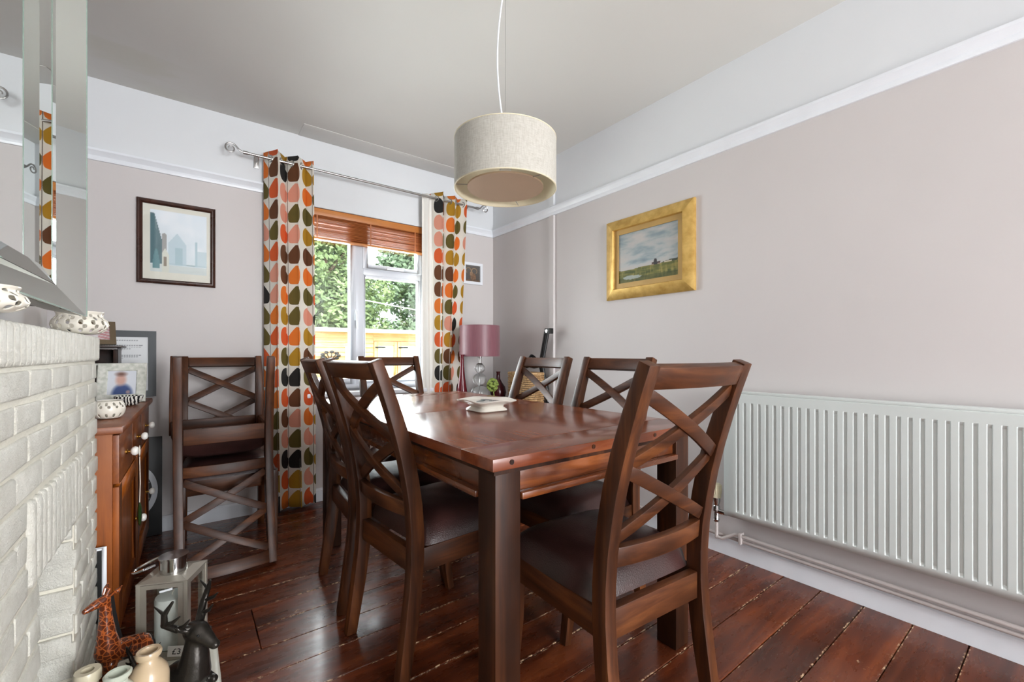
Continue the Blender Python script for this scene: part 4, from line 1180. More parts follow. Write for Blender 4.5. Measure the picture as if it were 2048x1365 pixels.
b = BM(); box(b, -0.06, 0.08, -0.07, 0.05, 0, 0.004); box(b, -0.05, 0.075, -0.065, 0.04, 0.0042, 0.009); tag(obj('letters', b, M['porcelain'], smooth=0, loc=(cx, cy, cz+0.1872)), 'few pale letters lying in the dark cubby', 'letters')
M['bronze_frame'] = plain('bronze_frame', (96,80,58), 0.4, 0.3)
pf = thing('small_photo_frame', 'small bronze photo frame standing on top of the dark cubby', 'photo frame', (cx+0.032, cy-0.03, cz+CH+0.0125), 0, rot=(R(-16), 0, R(14)))
picture_frame(pf, 0.165, 0.125, 0.024, 0.014, M['bronze_frame'])
for ch in pf.children: ch.location.z += 0.064
def art5(u, v):
    n_ = nz2(u, v, 4, 11); c = mixc((212,206,208), (178,160,160), 0.5+n_)
    if u > 0.6 and abs(math.sin(v*16+u*6)) > 0.55: c = mixc(c, (172,88,92), 0.6)
    return c
pp = paint_plane('photo', 0.119, 0.079, 30, 24, art5, pf); pp.location = (0, -0.007, 0.064)
b = BM(); box(b, -0.08, 0.08, -0.004, 0.0, 0.003, 0.125); obj('backing', b, M['black'], pf, smooth=0)

# pale photo frame with a blurred portrait
t = NT('pale_patterned_frame'); nz = t.noise(t.coord(), 60, 4); t.set(Base_Color=t.ramp(nz, [(0.35, rgb(196,200,188)), (0.65, rgb(228,228,220))]), Roughness=0.35); M['pale_frame'] = t.m
pf2 = thing('portrait_frame', 'pale mottled photo frame with a portrait in a navy top on the sideboard', 'photo frame', (-0.258, 2.915, SBH+0.002), 0, rot=(R(-13), 0, R(-6)))
W, Hh = 0.190, 0.200
picture_frame(pf2, W, Hh, 0.040, 0.012, M['pale_frame'], [(0,0),(0,0.010),(0.004,0.013),(0.036,0.012),(0.040,0.008),(0.040,0)])
for ch in pf2.children: ch.location.z += Hh/2
def art6(u, v):
    c = (216,220,228)
    def sm(d, w): return max(0, min(1, 0.5 - d/w))
    c = mixc(c, (58,78,128), sm(math.hypot((u-0.52)/0.42, (v-0.02)/0.50)-0.82, 0.34))
    c = mixc(c, (206,164,150), sm(math.hypot((u-0.46)/0.19, (v-0.62)/0.26)-0.9, 0.7))
    c = mixc(c, (120,86,76), sm(math.hypot((u-0.46)/0.20, (v-0.86)/0.10)-0.8, 1.1))
    c = mixc(c, (206,168,156), sm(math.hypot((u-0.72)/0.08, (v-0.10)/0.08)-0.9, 0.6)*0.7)
    return c
pp = paint_plane('portrait_photo', W-0.078, Hh-0.078, 40, 50, art6, pf2); pp.location = (0, -0.006, Hh/2)
b = BM(); box(b, -W/2+0.002, W/2-0.002, -0.003, 0.0, 0.002, Hh-0.002)
sweep(b, [(0, 0.0, 0.15), (0, 0.070, 0.018)], (0.04, 0.004), (0, 1, 0)); obj('easel_back', b, M['charcoal_frame'], pf2, smooth=0)
# wooden block and white moulded dish at the far front corner
wb = tag(obj('wooden_block', (lambda b_: (box(b_, -0.045, 0.05, -0.05, 0.05, 0, 0.098), b_)[1])(BM()), M['dark_box'], bev=0.003, loc=(-0.232, 3.07, SBH+0.0012)), 'brown wooden block at the far end of the sideboard', 'block')
jar = thing('white_candle_dish', 'white moulded candle jar on the brown wooden block', 'jar', (-0.225, 3.062, SBH+0.1006))
b = BM(); lathe(b, [(0.0,0.0),(0.046,0.0),(0.052,0.006),(0.054,0.014),(0.044,0.020),(0.038,0.026),(0.038,0.080),(0.035,0.080),(0.035,0.030)], 28, cap0=False); obj('jar_body', b, M['porcelain'], jar)
b = BM(); lathe(b, [(0.040,0.0805),(0.041,0.086),(0.038,0.094),(0.010,0.098),(0.0,0.099)], 28, cap1=False); obj('lid', b, M['porcelain'], jar)
b = BM(); lathe(b, [(0.0,0.0),(0.026,0.0),(0.030,0.006),(0.044,0.040),(0.046,0.044),(0.043,0.044),(0.028,0.010)], 28, cap0=False, cap1=True)
tag(obj('white_dish', b, M['porcelain'], smooth=50, loc=(-0.262, 2.56, SBH+0.0012)), 'plain white bowl behind the white pierced bowl', 'bowl')
# pierced bowls
def pierced_bowl(name, label, loc, prof, mat, n=36, holes=True, group=None, rows_holes=(1,2,3), thick=0.004, step=3):
    """bowl of revolution with real openings cut in a lattice"""
    b = BM(); rings = []
    for r_, z in prof:
        rings.append([b.verts.new((r_*math.cos(2*PI*k_/n), r_*math.sin(2*PI*k_/n), z)) for k_ in range(n)])
    for i in range(len(prof)-1):
        for k_ in range(n):
            if holes and i in rows_holes and (k_ + (i % 2)*(step//2)) % step == 0: continue
            b.faces.new([rings[i][k_], rings[i][(k_+1)%n], rings[i+1][(k_+1)%n], rings[i+1][k_]])
    b.faces.new(rings[0][::-1])
    me = mesh_of(name, b, mat, 0); me.shade_smooth()
    o = link(name, me, None, loc)
    m_ = o.modifiers.new('solid', 'SOLIDIFY'); m_.thickness = thick; m_.offset = 0
    m_ = o.modifiers.new('sub', 'SUBSURF'); m_.levels = 2; m_.render_levels = 2
    return tag(o, label, 'bowl', group)
gl = 'pierced cream ceramic bowls'
low = [(0.030,0.0),(0.042,0.004),(0.055,0.018),(0.060,0.032),(0.058,0.044),(0.050,0.054),(0.047,0.062),(0.050,0.068)]
bx, by, bz = -0.232, 2.235, SBH
pierced_bowl('pierced_bowl', 'white pierced bowl at the near end of the sideboard', (bx, by, bz+0.002), [(0.026,0.0),(0.036,0.006),(0.044,0.020),(0.046,0.030),(0.046,0.040),(0.044,0.050),(0.038,0.062),(0.032,0.066)], M['ceramic'], group=gl, rows_holes=(1,4,5), step=3)
t = NT('zebra_glaze'); v = t.coord('Object', (1,1,1)); wv = t.add('ShaderNodeTexWave'); t.l.new(v, wv.inputs['Vector']); wv.inputs['Scale'].default_value = 24; wv.inputs['Distortion'].default_value = 6; wv.inputs['Detail'].default_value = 2
t.set(Base_Color=t.ramp(wv.outputs['Color'], [(0.48, rgb(34,34,36)), (0.56, rgb(232,230,222))]), Roughness=0.2); M['zebra'] = t.m
bx, by, bz = -0.215, 2.735, SBH
pierced_bowl('striped_bowl', 'black and white striped bowl in front of the portrait frame', (bx, by, bz+0.002), [(0.022,0.0),(0.034,0.006),(0.044,0.018),(0.050,0.032),(0.053,0.046)], M['zebra'], holes=False)

# ------------------------------------------------------------------ brick fireplace
FX0 = -0.232; FYE = 1.965; FTOP = 1.0995; SOLD = 0.083
fp = thing('brick_fireplace', 'white painted brick fireplace surround with ribbed brick courses', 'fireplace', (FX0, 1.0, 0))
FYN = 0.34
mx0 = BX; mf = FX0 - 0.0055
b = BM()
box(b, BX+0.002, mf, FYN, FIRE_Y0, 0.0, FTOP-0.006); box(b, BX+0.002, mf, FIRE_Y1+0.012, FYE-0.006, 0.0, FTOP-0.006); box(b, BX+0.002, mf, FIRE_Y0, FIRE_Y1+0.012, FIRE_Z+0.01, FTOP-0.006)
b.transform(Matrix.Translation((-FX0, -1.0, 0)))
obj('mortar', b, M['mortar'], fp, smooth=0)
def brick_mesh(l_, h_, d_, seed, rib=False):
    rnd = random.Random(seed); b = BM()
    j = 0.0 if rib else 0.0018
    box(b, -d_, 0, -l_/2, l_/2, -h_/2, h_/2)
    for v_ in b.verts:
        v_.co += Vector((rnd.uniform(-j, j*0.6), rnd.uniform(-j, j), rnd.uniform(-j, j)))
    bevel(b, min(0.0045 if not rib else 0.0105, h_*0.3, l_*0.36), 2)
    for v_ in b.verts:
        v_.co += Vector((rnd.uniform(-0.0006, 0.0006), rnd.uniform(-0.0006, 0.0006), rnd.uniform(-0.0006, 0.0006)))
    return mesh_of('brick', b, M['brick'], 60)
BLh, BHh, PIT, CRS = 0.160, 0.0495, 0.172, 0.0612
def put_brick(me, y, z, x=0.0, rot=None):
    jx_ = 0.0003 if x else 0.0012
    o = link('brick', me, fp, (x + random.uniform(-jx_, jx_), y-1.0, z), rot)
    return o
# top ribbed course and lintel of bricks on end
sold_me = [brick_mesh(0.0320, SOLD-0.004, 0.095, s, True) for s in range(3)]
y = FYE - 0.018
while y > FYN: put_brick(random.choice(sold_me), y, FTOP-SOLD/2-0.002, 0.006); y -= 0.0355
LINT0, LINT1, LZ0, LZ1 = 1.185, 1.735, 0.597, 0.762
lint_me = [brick_mesh(0.0355, LZ1-LZ0, 0.095, s, True) for s in range(3)]
nl = int((LINT1-LINT0)/0.0395)
for i in range(nl): put_brick(random.choice(lint_me), LINT0+0.02+i*0.0395, (LZ0+LZ1)/2, 0.005)
whole = [brick_mesh(BLh, BHh, 0.09, 10+s) for s in range(6)]
cache = {}
def any_brick(y0, y1, z):
    """a brick of whatever length is left between y0 and y1"""
    l_ = y1-y0
    if l_ < 0.022: return
    if abs(l_-BLh) < 0.004: me = random.choice(whole)
    else:
        k_ = round(l_, 3)
        if k_ not in cache: cache[k_] = brick_mesh(l_, BHh, 0.09, int(l_*1000))
        me = cache[k_]
    put_brick(me, (y0+y1)/2, z)
row = 0; z = FTOP-SOLD-0.008-BHh/2
while z > 0.045:
    gaps = []
    if z - BHh/2 < FIRE_Z-0.002 and z + BHh/2 > 0.0 and z < LZ0+0.02: gaps.append((FIRE_Y0, FIRE_Y1))
    if LZ0 - 0.02 < z < LZ1 + 0.012: gaps.append((LINT0-0.006, LINT0+nl*0.0395+0.006))
    y1 = FYE - (0.0 if row % 2 else 0.0)
    first = 0.084 if row % 2 == 0 else BLh
    while y1 > FYN:
        y0 = y1 - (first if first else BLh); first = None
        segs = [(max(y0, FYN), y1)]
        for g0, g1 in gaps:
            out = []
            for a, b_ in segs:
                if b_ <= g0 or a >= g1: out.append((a, b_)); continue
                if a < g0: out.append((a, g0-0.002))
                if b_ > g1: out.append((g1+0.002, b_))
            segs = out
        for a, b_ in segs: any_brick(a, b_, z)
        y1 = y0 - 0.012
    row += 1; z -= CRS
# bricks returning into the fire opening on the far jamb
jb = [brick_mesh(0.102, BHh+0.003, 0.07, 40+s) for s in range(4)]
z = FTOP-SOLD-0.008-BHh/2
while z > 0.045:
    if z < FIRE_Z + 0.03: link('brick', random.choice(jb), fp, (-0.057, FIRE_Y1+0.001-1.0+random.uniform(-0.001,0.001), z+0.02), (0, 0, R(-90)))
    z -= CRS
b = BM()
b.free()

# hearth slab with rounded corners
he = BM(); hx0, hx1, hy0, hy1, hz = FX0+0.004, 0.088, 0.55, 1.905, 0.05
rc = 0.075; ring = []
for (cx_, cy_, a0_) in ((hx1-rc, hy1-rc, 0), (None, hy1, 0), (None, hy0, 0), (hx1-rc, hy0+rc, -90)):
    if cx_ is None: ring.append((hx0, cy_))
    else:
        for k_ in range(7): a = R(a0_ + 90*k_/6); ring.append((cx_+rc*math.cos(a), cy_+rc*math.sin(a)))
vb = [he.verts.new((x, y, 0.0)) for x, y in ring]; vt = [he.verts.new((x, y, hz)) for x, y in ring]
for i in range(len(ring)): he.faces.new([vb[i], vb[(i+1)%len(ring)], vt[(i+1)%len(ring)], vt[i]])
he.faces.new(vb[::-1]); he.faces.new(vt)
tag(obj('hearth', he, M['hearth'], bev=0.016, seg=4, smooth=50), 'white painted raised hearth slab with rounded corner before the fireplace', 'hearth')

# mirror over the mantel: recessed pane with a wide bevel inside a raised sloping mirrored border
mr = thing('bevelled_mirror', 'large mirror with sloping mirrored border above the fireplace', 'mirror', (-0.212, 1.618, 1.140), R(-0.7))
MW, MH = 1.30, 1.12
E0 = (0.0, 0.0)                 # (x, inset) of border outer edge
E1 = (-0.040, 0.062)            # inner edge of the border
E2 = (-0.042, 0.062); E3 = (-0.052, 0.190)
def ring_at(x, iy, iz): return [(x, -MW+iy, iz), (x, -iy, iz), (x, -iy, MH-iz), (x, -MW+iy, MH-iz)]
ro, ri = ring_at(0.0, 0, 0), ring_at(-0.046, 0.070, 0.072)
for i in range(4):
    b = BM(); j = (i+1) % 4
    top = [b.verts.new(p) for p in (ro[i], ro[j], ri[j], ri[i])]; bot = [b.verts.new((p[0]-0.005, p[1], p[2])) for p in (ro[i], ro[j], ri[j], ri[i])]
    b.faces.new(top); b.faces.new(bot[::-1])
    for k_ in range(4): b.faces.new([top[k_], top[(k_+1)%4], bot[(k_+1)%4], bot[k_]])
    obj('border_panel', b, M['mirror'], mr, smooth=0)
r1, r2 = ring_at(-0.0455, 0.0705, 0.0725), ring_at(-0.058, 0.150, 0.110)
b = BM(); v1 = [b.verts.new(p) for p in r1]; v2 = [b.verts.new(p) for p in r2]; v3 = [b.verts.new((-0.063, p[1], p[2])) for p in r1]
b.faces.new(v2); b.faces.new(v3[::-1])
for i in range(4):
    b.faces.new([v1[i], v1[(i+1)%4], v2[(i+1)%4], v2[i]]); b.faces.new([v3[i], v3[(i+1)%4], v1[(i+1)%4], v1[i]])
obj('centre_pane', b, M['mirror'], mr, smooth=0)
M['glass_edge'] = plain('green_glass_edge', (128,146,136), 0.15, var=0.02)
for i in range(4):
    j = (i+1) % 4; b = BM(); tube(b, [ro[i], ro[j]], 0.0012, 6); obj('glass_edge', b, M['glass_edge'], mr)
b = BM(); box(b, -0.128, -0.0645, -MW+0.02, -0.02, 0.02, MH-0.02); obj('backing', b, M['black'], mr, smooth=0)
for i in range(4):
    j = (i+1) % 4; b = BM(); q = [ro[i], ro[j]]
    a_ = [b.verts.new((-0.006, p[1], p[2])) for p in q]; c_ = [b.verts.new((-0.075, p[1]*0.985-0.01, p[2]*0.975+0.014)) for p in q[::-1]]
    b.faces.new(a_ + c_); obj('outer_side', b, M['steel'] if i == 0 else M['black'], mr, smooth=0)

# bowls on the mantel
mb = [(0.034,0.0),(0.050,0.005),(0.062,0.016),(0.066,0.028),(0.062,0.042),(0.052,0.052),(0.050,0.060),(0.056,0.070)]
pierced_bowl('mantel_bowl', 'pierced cream bowl at the far end of the mantel', (-0.262, 1.885, FTOP+0.002), mb, M['ceramic'], n=42, group=gl, rows_holes=(1,2,3,4,5), step=3, thick=0.0035)
pierced_bowl('mantel_bowl', 'pierced cream bowl on the mantel at the left picture edge', (-0.240, 0.955, FTOP+0.002), [(r_*0.80, z*0.54) for r_, z in mb], M['ceramic'], n=36, group=gl, rows_holes=(1,2,3,4,5), step=3, thick=0.003)

# ------------------------------------------------------------------ hearth ornaments
HZ = 0.0505
def remesh_obj(name, b, mat, parent, vox, smooth_it=2):
    me = mesh_of(name, b, mat, 0)
    o = link(name, me, parent)
    m_ = o.modifiers.new('re', 'REMESH'); m_.mode = 'VOXEL'; m_.voxel_size = vox; m_.use_smooth_shade = True
    if smooth_it:
        m_ = o.modifiers.new('sm', 'SMOOTH'); m_.iterations = smooth_it; m_.factor = 0.5
    return o
def limb(b, pts, rads, n=10):
    tube(b, pts, rads, n)
    for p, r_ in zip(pts, rads): ball(b, p, r_*0.99, (1,1,1), 10, 7)

# lantern
M['lantern_steel'] = plain('pale_lantern_steel', (176,170,158), 0.32, 0.55, var=0.03)
ln = thing('candle_lantern', 'steel and glass candle lantern with round chimney on the hearth', 'lantern', (-0.032, 1.850, HZ), R(-24))
LW = 0.072; LHt = 0.250
b = BM(); box(b, -LW, LW, -LW, LW, 0, 0.014); obj('lantern_base', b, M['lantern_steel'], ln, bev=0.002)
for sx in (-1, 1):
    for sy in (-1, 1):
        b = BM(); box(b, sx*(LW-0.006)-0.006, sx*(LW-0.006)+0.006, sy*(LW-0.006)-0.006, sy*(LW-0.006)+0.006, 0.0145, LHt); obj('corner_post', b, M['lantern_steel'], ln, bev=0.0015)
def lantern_pane(ax, s):
    b = BM()
    a0_, a1_ = -LW+0.0125, LW-0.0125
    w_ = 0.015
    def bb(u0, u1, z0, z1, d0, d1):
        if ax == 'y': box(b, u0, u1, s*LW-s*d1 if s < 0 else s*LW-d1, s*LW-s*d0 if s < 0 else s*LW-d0, z0, z1)
        else: box(b, s*LW-s*d1 if s < 0 else s*LW-d1, s*LW-s*d0 if s < 0 else s*LW-d0, u0, u1, z0, z1)
    bb(a0_, a0_+w_, 0.016, LHt-0.002, 0.002, 0.005); bb(a1_-w_, a1_, 0.016, LHt-0.002, 0.002, 0.005)
    bb(a0_+w_, a1_-w_, 0.016, 0.028, 0.002, 0.005); bb(a0_+w_, a1_-w_, LHt-0.016, LHt-0.002, 0.002, 0.005)
    f_ = obj('side_frame', b, M['lantern_steel'], ln, smooth=0)
    b = BM(); bb(a0_+w_-0.001, a1_-w_+0.001, 0.027, LHt-0.015, 0.003, 0.0045)
    obj('pane', b, M['lantern_glass'], f_, smooth=0)
M['lantern_glass'] = thin_glass('lantern_glass', (0.99,1.0,0.99,1), 0.5)
for ax in 'xy':
    for s in (-1, 1): lantern_pane(ax, s)
b = BM()
top_o = [(-LW,-LW,LHt),(LW,-LW,LHt),(LW,LW,LHt),(-LW,LW,LHt)]; q = 0.041
top_i = [(-q,-q,LHt+0.010),(q,-q,LHt+0.010),(q,q,LHt+0.010),(-q,q,LHt+0.010)]
vo_ = [b.verts.new(p) for p in top_o]; vn = [b.verts.new(p) for p in top_i]; vu = [b.verts.new((p[0],p[1],p[2]+0.004)) for p in top_o]
for i in range(4):
    b.faces.new([vo_[i], vo_[(i+1)%4], vu[(i+1)%4], vu[i]]); b.faces.new([vu[i], vu[(i+1)%4], vn[(i+1)%4], vn[i]])
b.faces.new(vn); b.faces.new(vo_[::-1]); obj('roof', b, M['lantern_steel'], ln, smooth=0)
b = BM(); lathe(b, [(0.038, LHt+0.009), (0.038, LHt+0.056), (0.041, LHt+0.058), (0.041, LHt+0.062), (0.0, LHt+0.063)], 32, cap1=False); obj('chimney', b, M['chrome'], ln, smooth=40)
b = BM(); pts = []
for k_ in range(17):
    a = PI*k_/16; pts.append((-0.062 - 0.055*math.sin(a)*0.9, -0.046*math.cos(a), LHt+0.030 + 0.010 - 0.020*math.sin(a)))
tube(b, pts, 0.0045, 8); obj('handle', b, M['chrome'], ln)
b = BM(); tube(b, [(-0.06, -0.046, LHt+0.04), (-0.038, -0.03, LHt+0.045)], 0.004, 6); tube(b, [(-0.06, 0.046, LHt+0.04), (-0.038, 0.03, LHt+0.045)], 0.004, 6); obj('handle_lug', b, M['chrome'], ln)
b = BM(); sweep(b, [(-0.005, -LW-0.001, LHt-0.025), (0.030, -LW-0.001, LHt-0.018)], (0.006, 0.004), (0,1,0)); obj('latch', b, M['gloss_white'], ln, smooth=0)
t = NT('pale_wax'); t.set(Base_Color=rgb(246,250,247), Roughness=0.4); t.b.inputs['Subsurface Radius'].default_value = (0.02,0.02,0.02); M['wax'] = t.m
cd = thing('pillar_candle', 'pale pillar candle standing inside the lantern', 'candle', (-0.036, 1.852, HZ+0.0145))
b = BM(); lathe(b, [(0.0,0.0),(0.040,0.0),(0.047,0.004),(0.047,0.156),(0.045,0.163),(0.038,0.166),(0.0,0.164)], 36, cap0=False, cap1=False); obj('wax', b, M['wax'], cd, smooth=50)
b = BM(); tube(b, [(0,0,0.164), (0.001,0.001,0.172), (0.006,0.002,0.177)], 0.0013, 6); obj('wick', b, M['ceramic'], cd)
# price tag tied to the lantern
pt = thing('price_tag', 'white card price tag leaning at the lantern foot', 'tag', (-0.0225, 1.7585, HZ+0.0152), 0, rot=(0, R(5), R(-24)))
b = BM(); box(b, -0.027, 0.027, -0.0006, 0.0006, 0.0, 0.034); obj('card', b, M['porcelain'], pt, smooth=0)
cu = bpy.data.curves.new('lettering', 'FONT'); cu.body = '\u00a33'; cu.size = 0.026; cu.align_x = 'CENTER'; cu.extrude = 0.0002
cu.materials.append(M['black']); tmp = bpy.data.objects.new('lettering', cu); COL.objects.link(tmp); bpy.context.view_layer.update(); tme = bpy.data.meshes.new_from_object(tmp); bpy.data.objects.remove(tmp); to = link('lettering', tme, pt); to.location = (-0.002, -0.0010, 0.008); to.rotation_euler = (R(90), 0, 0)
b = BM(); torus(b, (0.021, -0.0005, 0.026), (0,1,0), 0.0022, 0.0008, 10, 5); obj('eyelet', b, M['black'], pt)

# stag ornament
M['bronze'] = plain('dark_bronze', (58,54,50), 0.28, 0.65, bump=0.25, bscale=70, var=0.15)
def stag(label, loc, rotz, rot=None):
    s_ = thing('stag_ornament', label, 'ornament', loc, rotz, 'dark bronze stag ornaments')
    b = BM()   # facing +x: chest and shoulders sitting on the hearth, neck raised, head forward
    limb(b, [(-0.050,0,0.034), (-0.020,0,0.044), (0.010,0,0.052), (0.030,0,0.064)], [0.030, 0.040, 0.046, 0.042], 14)
    limb(b, [(0.026,0,0.055), (0.034,0,0.105), (0.034,0,0.145), (0.036,0,0.170)], [0.046, 0.036, 0.027, 0.024], 14)
    limb(b, [(0.026,0,0.178), (0.046,0,0.178), (0.072,0,0.164), (0.096,0,0.150)], [0.027, 0.029, 0.021, 0.014], 12)
    ball(b, (0.102,0,0.148), 0.014, (1,1,0.9)); 
    for s in (-1, 1):
        limb(b, [(0.030, s*0.020, 0.188), (0.020, s*0.040, 0.206), (0.016, s*0.050, 0.216)], [0.008, 0.009, 0.002], 8)
        ball(b, (0.060, s*0.019, 0.180), 0.006)
        limb(b, [(0.02, s*0.034, 0.030), (0.06, s*0.036, 0.016), (0.02, s*0.040, 0.010)], [0.018, 0.013, 0.009], 8)
        limb(b, [(-0.04, s*0.026, 0.026), (0.0, s*0.040, 0.014), (-0.03, s*0.042, 0.010)], [0.022, 0.014, 0.009], 8)
    b2 = [v_ for v_ in b.verts]
    remesh_obj('body', b, M['bronze'], s_, 0.0045, 2)
    for s in (-1, 1):
        b = BM()
        beam = [(0.032, s*0.016, 0.192), (0.012, s*0.052, 0.205), (-0.002, s*0.086, 0.235), (0.006, s*0.096, 0.275), (0.024, s*0.084, 0.312)]
        limb(b, beam, [0.012, 0.0115, 0.011, 0.009, 0.004], 8)
        limb(b, [(0.012, s*0.052, 0.205), (0.040, s*0.056, 0.222), (0.056, s*0.052, 0.244)], [0.008, 0.006, 0.0022], 8)
        limb(b, [(-0.002, s*0.086, 0.235), (0.030, s*0.092, 0.250), (0.050, s*0.084, 0.270)], [0.008, 0.006, 0.0022], 8)
        limb(b, [(0.006, s*0.096, 0.275), (-0.024, s*0.100, 0.298)], [0.0065, 0.0022], 8)
        for v_ in b.verts: v_.co.y *= 0.72; v_.co.z = 0.19 + (v_.co.z-0.19)*0.86
        obj('antler', b, M['bronze'], s_, smooth=60)
    for s in (-1, 1):
        b = BM(); ball(b, (0.0655, s*0.0205, 0.1805), 0.0035); obj('eye', b, M['black'], s_)
    return s_
stag('dark bronze stag with raised antlered head, in front of the lantern', (0.000, 1.592, HZ), R(-48))
st2 = stag('second smaller bronze stag behind the beige stoneware jar', (-0.098, 1.618, HZ), R(-125)); st2.scale = (0.55, 0.55, 0.55)

# giraffes
t = NT('giraffe_wood'); v = t.coord(); vo = t.add('ShaderNodeTexVoronoi', feature='DISTANCE_TO_EDGE'); vo.inputs['Scale'].default_value = 72; t.l.new(v, vo.inputs['Vector'])
vc = t.add('ShaderNodeTexVoronoi'); vc.inputs['Scale'].default_value = 52; t.l.new(v, vc.inputs['Vector'])
sp_ = t.mix(t.noise(v, 40, 2), rgb(58,22,12), rgb(112,52,26))
t.set(Base_Color=t.mix(t.ramp(vo.outputs[0], [(0.06, (0,0,0,1)), (0.10, (1,1,1,1))]), rgb(168,86,40), sp_), Roughness=0.22, Coat_Weight=0.4); M['giraffe'] = t.m
def giraffe(label, loc, rotz, sc_, bend):
    g = thing('giraffe_ornament', label, 'ornament', loc, rotz, 'carved wooden giraffes')
    S = lambda *p: tuple(x*sc_ for x in p)
    b = BM()
    limb(b, [S(-0.072,0,0.118), S(-0.03,0,0.128), S(0.012,0,0.140)], [0.030*sc_, 0.034*sc_, 0.034*sc_], 12)
    for x, y in ((-0.080,0.016), (-0.080,-0.016), (0.020,0.015), (0.020,-0.015)):
        limb(b, [S(x,y,0.11), S(x+0.004,y,0.06), S(x,y,0.006)], [0.018*sc_, 0.011*sc_, 0.010*sc_], 8)
    if not bend:
        limb(b, [S(0.018,0,0.150), S(0.022,0,0.200), S(0.024,0,0.255), S(0.026,0,0.305)], [0.034*sc_, 0.024*sc_, 0.017*sc_, 0.014*sc_], 12)
        h0 = (0.030, 0.312); hd = (0.046, -0.010)
    else:
        limb(b, [S(0.015,0,0.145), S(0.050,0,0.175), S(0.085,0,0.165), S(0.100,0,0.125)], [0.028*sc_, 0.021*sc_, 0.016*sc_, 0.013*sc_], 12)
        h0 = (0.102, 0.118); hd = (0.020, -0.045)
    limb(b, [S(h0[0]-0.004,0,h0[1]), S(h0[0]+hd[0]*0.5,0,h0[1]+hd[1]*0.5), S(h0[0]+hd[0],0,h0[1]+hd[1])], [0.016*sc_, 0.013*sc_, 0.008*sc_], 10)
    remesh_obj('body', b, M['giraffe'], g, 0.004*sc_, 2)
    for s in (-1, 1):
        b = BM(); limb(b, [S(h0[0]-0.008, s*0.012, h0[1]+0.010), S(h0[0]-0.022, s*0.026, h0[1]+0.022), S(h0[0]-0.030, s*0.032, h0[1]+0.034)], [0.005*sc_, 0.007*sc_, 0.0015*sc_], 8); obj('ear', b, M['giraffe'], g)
        b = BM(); limb(b, [S(h0[0]-0.004, s*0.007, h0[1]+0.012), S(h0[0]-0.010, s*0.009, h0[1]+0.030)], [0.004*sc_, 0.004*sc_], 8); obj('horn', b, M['giraffe'], g)
    b = BM()
    if not bend: sweep(b, [S(-0.012,0,0.170), S(-0.002,0,0.215), S(0.006,0,0.265), S(0.012,0,0.316)], (0.006*sc_, 0.014*sc_), (1,0,0.3))
    else: sweep(b, [S(0.00,0,0.196), S(0.05,0,0.207), S(0.095,0,0.185)], (0.006*sc_, 0.012*sc_), (0,0,1))
    obj('mane', b, M['black'], g)
    b = BM(); limb(b, [S(-0.098,0,0.130), S(-0.112,0,0.10), S(-0.112,0,0.065)], [0.004*sc_, 0.003*sc_, 0.006*sc_], 8); obj('tail', b, M['black'], g)
    return g
giraffe('carved wooden giraffe with upright neck beside the fireplace', (-0.163, 1.692, HZ), R(-145), 0.93, False)
giraffe('smaller glossy carved giraffe bending its neck before the upright one', (-0.160, 1.560, HZ), R(95), 0.46, True)

# stoneware jars
M['stone_beige'] = plain('beige_stoneware', (208,184,152), 0.18, var=0.04)
M['stone_cream'] = plain('cream_stoneware', (216,206,180), 0.25, var=0.04)
M['stone_green'] = plain('pale_green_stoneware', (206,212,196), 0.2, var=0.04)
def jar_(label, loc, prof, mat):
    j_ = thing('stoneware_jar', label, 'jar', loc, group='stoneware jars on the hearth')
    b = BM(); lathe(b, prof, 36, cap0=False, cap1=False); obj('jar_body', b, mat, j_, smooth=45)
    rr_, zz = prof[-4]
    return j_
jar_('beige stoneware jar with round shoulders and a rolled rim', (-0.078, 1.502, HZ), [(0.0,0.0),(0.041,0.0),(0.044,0.004),(0.044,0.128),(0.040,0.146),(0.028,0.164),(0.021,0.172),(0.020,0.180),(0.027,0.184),(0.029,0.192),(0.026,0.199),(0.019,0.198),(0.016,0.188),(0.016,0.160)], M['stone_beige'])
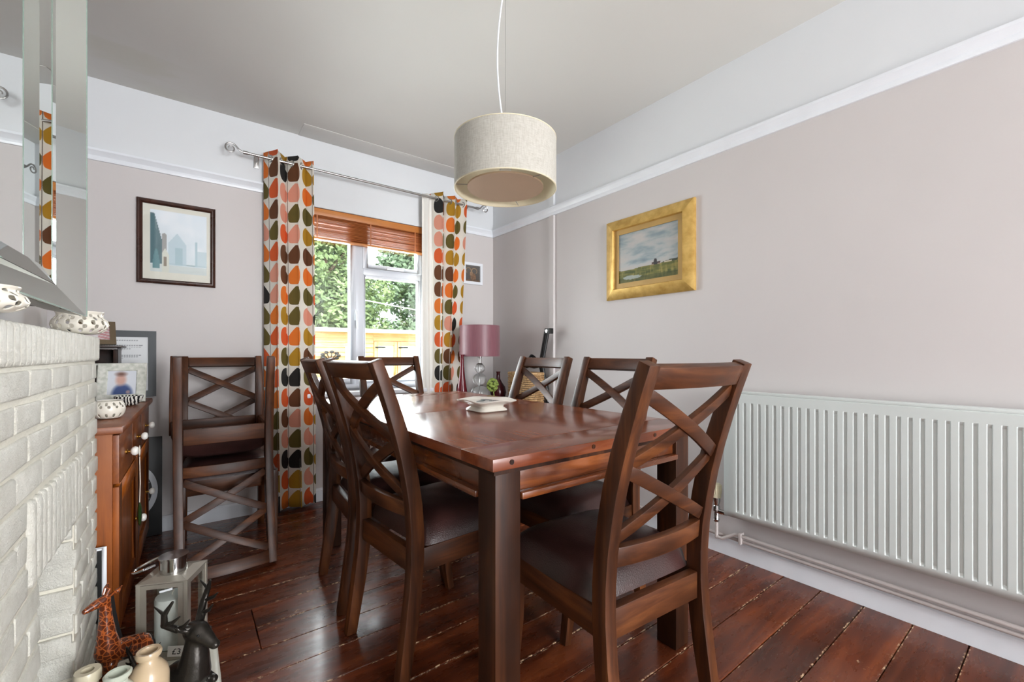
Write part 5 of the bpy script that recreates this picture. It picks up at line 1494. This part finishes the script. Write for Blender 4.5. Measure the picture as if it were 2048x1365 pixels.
jar_('pale green stoneware jar with wide lip', (-0.134, 1.443, HZ), [(0.0,0.0),(0.030,0.0),(0.033,0.006),(0.033,0.145),(0.030,0.160),(0.020,0.172),(0.019,0.180),(0.027,0.190),(0.028,0.196),(0.024,0.200),(0.018,0.198),(0.015,0.18)], M['stone_green'])
jar_('cream stoneware bottle with thick collar nearest the fireplace', (-0.196, 1.505, HZ), [(0.0,0.0),(0.028,0.0),(0.030,0.005),(0.030,0.120),(0.027,0.140),(0.021,0.152),(0.021,0.164),(0.027,0.170),(0.027,0.190),(0.025,0.196),(0.013,0.196),(0.011,0.17)], M['stone_cream'])

# white framed panel leaning on the sideboard's end and black clock print on the back wall
wp = thing('leaning_frame', 'white edged frame leaning against the near end of the sideboard', 'picture', (-0.262, 1.970, 0.001))
b = BM(); box(b, -0.09, 0.050, 0.0, 0.002, 0.0, 0.395); obj('panel', b, M['black'], wp, smooth=0)
b = BM(); box(b, 0.040, 0.052, -0.003, -0.0003, 0.0, 0.395); box(b, -0.09, 0.040, -0.003, -0.0003, 0.385, 0.395); obj('frame', b, M['gloss_white'], wp, bev=0.001)
ck = thing('clock_print', 'black panel with a white clock dial leaning on the back wall', 'picture', (-0.160, YB-0.050, 0.001), 0, rot=(R(-2.5), 0, 0))
b = BM(); box(b, -0.16, 0.052, -0.012, 0.0, 0.0, 0.56); obj('panel', b, M['black'], ck, bev=0.002)
b = BM(); cxk, czk, rk = -0.062, 0.26, 0.085
n = 48
for r0, r1 in ((0.070, 0.095),):
    i_ = [b.verts.new((cxk+r0*math.cos(2*PI*k_/n), -0.0135, czk+r0*1.5*math.sin(2*PI*k_/n))) for k_ in range(n)]
    o_ = [b.verts.new((cxk+r1*math.cos(2*PI*k_/n), -0.0135, czk+r1*1.5*math.sin(2*PI*k_/n))) for k_ in range(n)]
    for k_ in range(n): b.faces.new([i_[k_], i_[(k_+1)%n], o_[(k_+1)%n], o_[k_]])
for k_ in range(12):
    a = 2*PI*k_/12; sweep(b, [(cxk+0.040*math.cos(a), -0.0135, czk+0.060*math.sin(a)), (cxk+0.064*math.cos(a), -0.0135, czk+0.096*math.sin(a))], (0.010, 0.001), (0,1,0))
obj('dial', b, M['gloss_white'], ck, smooth=0)
bpy.context.view_layer.update()
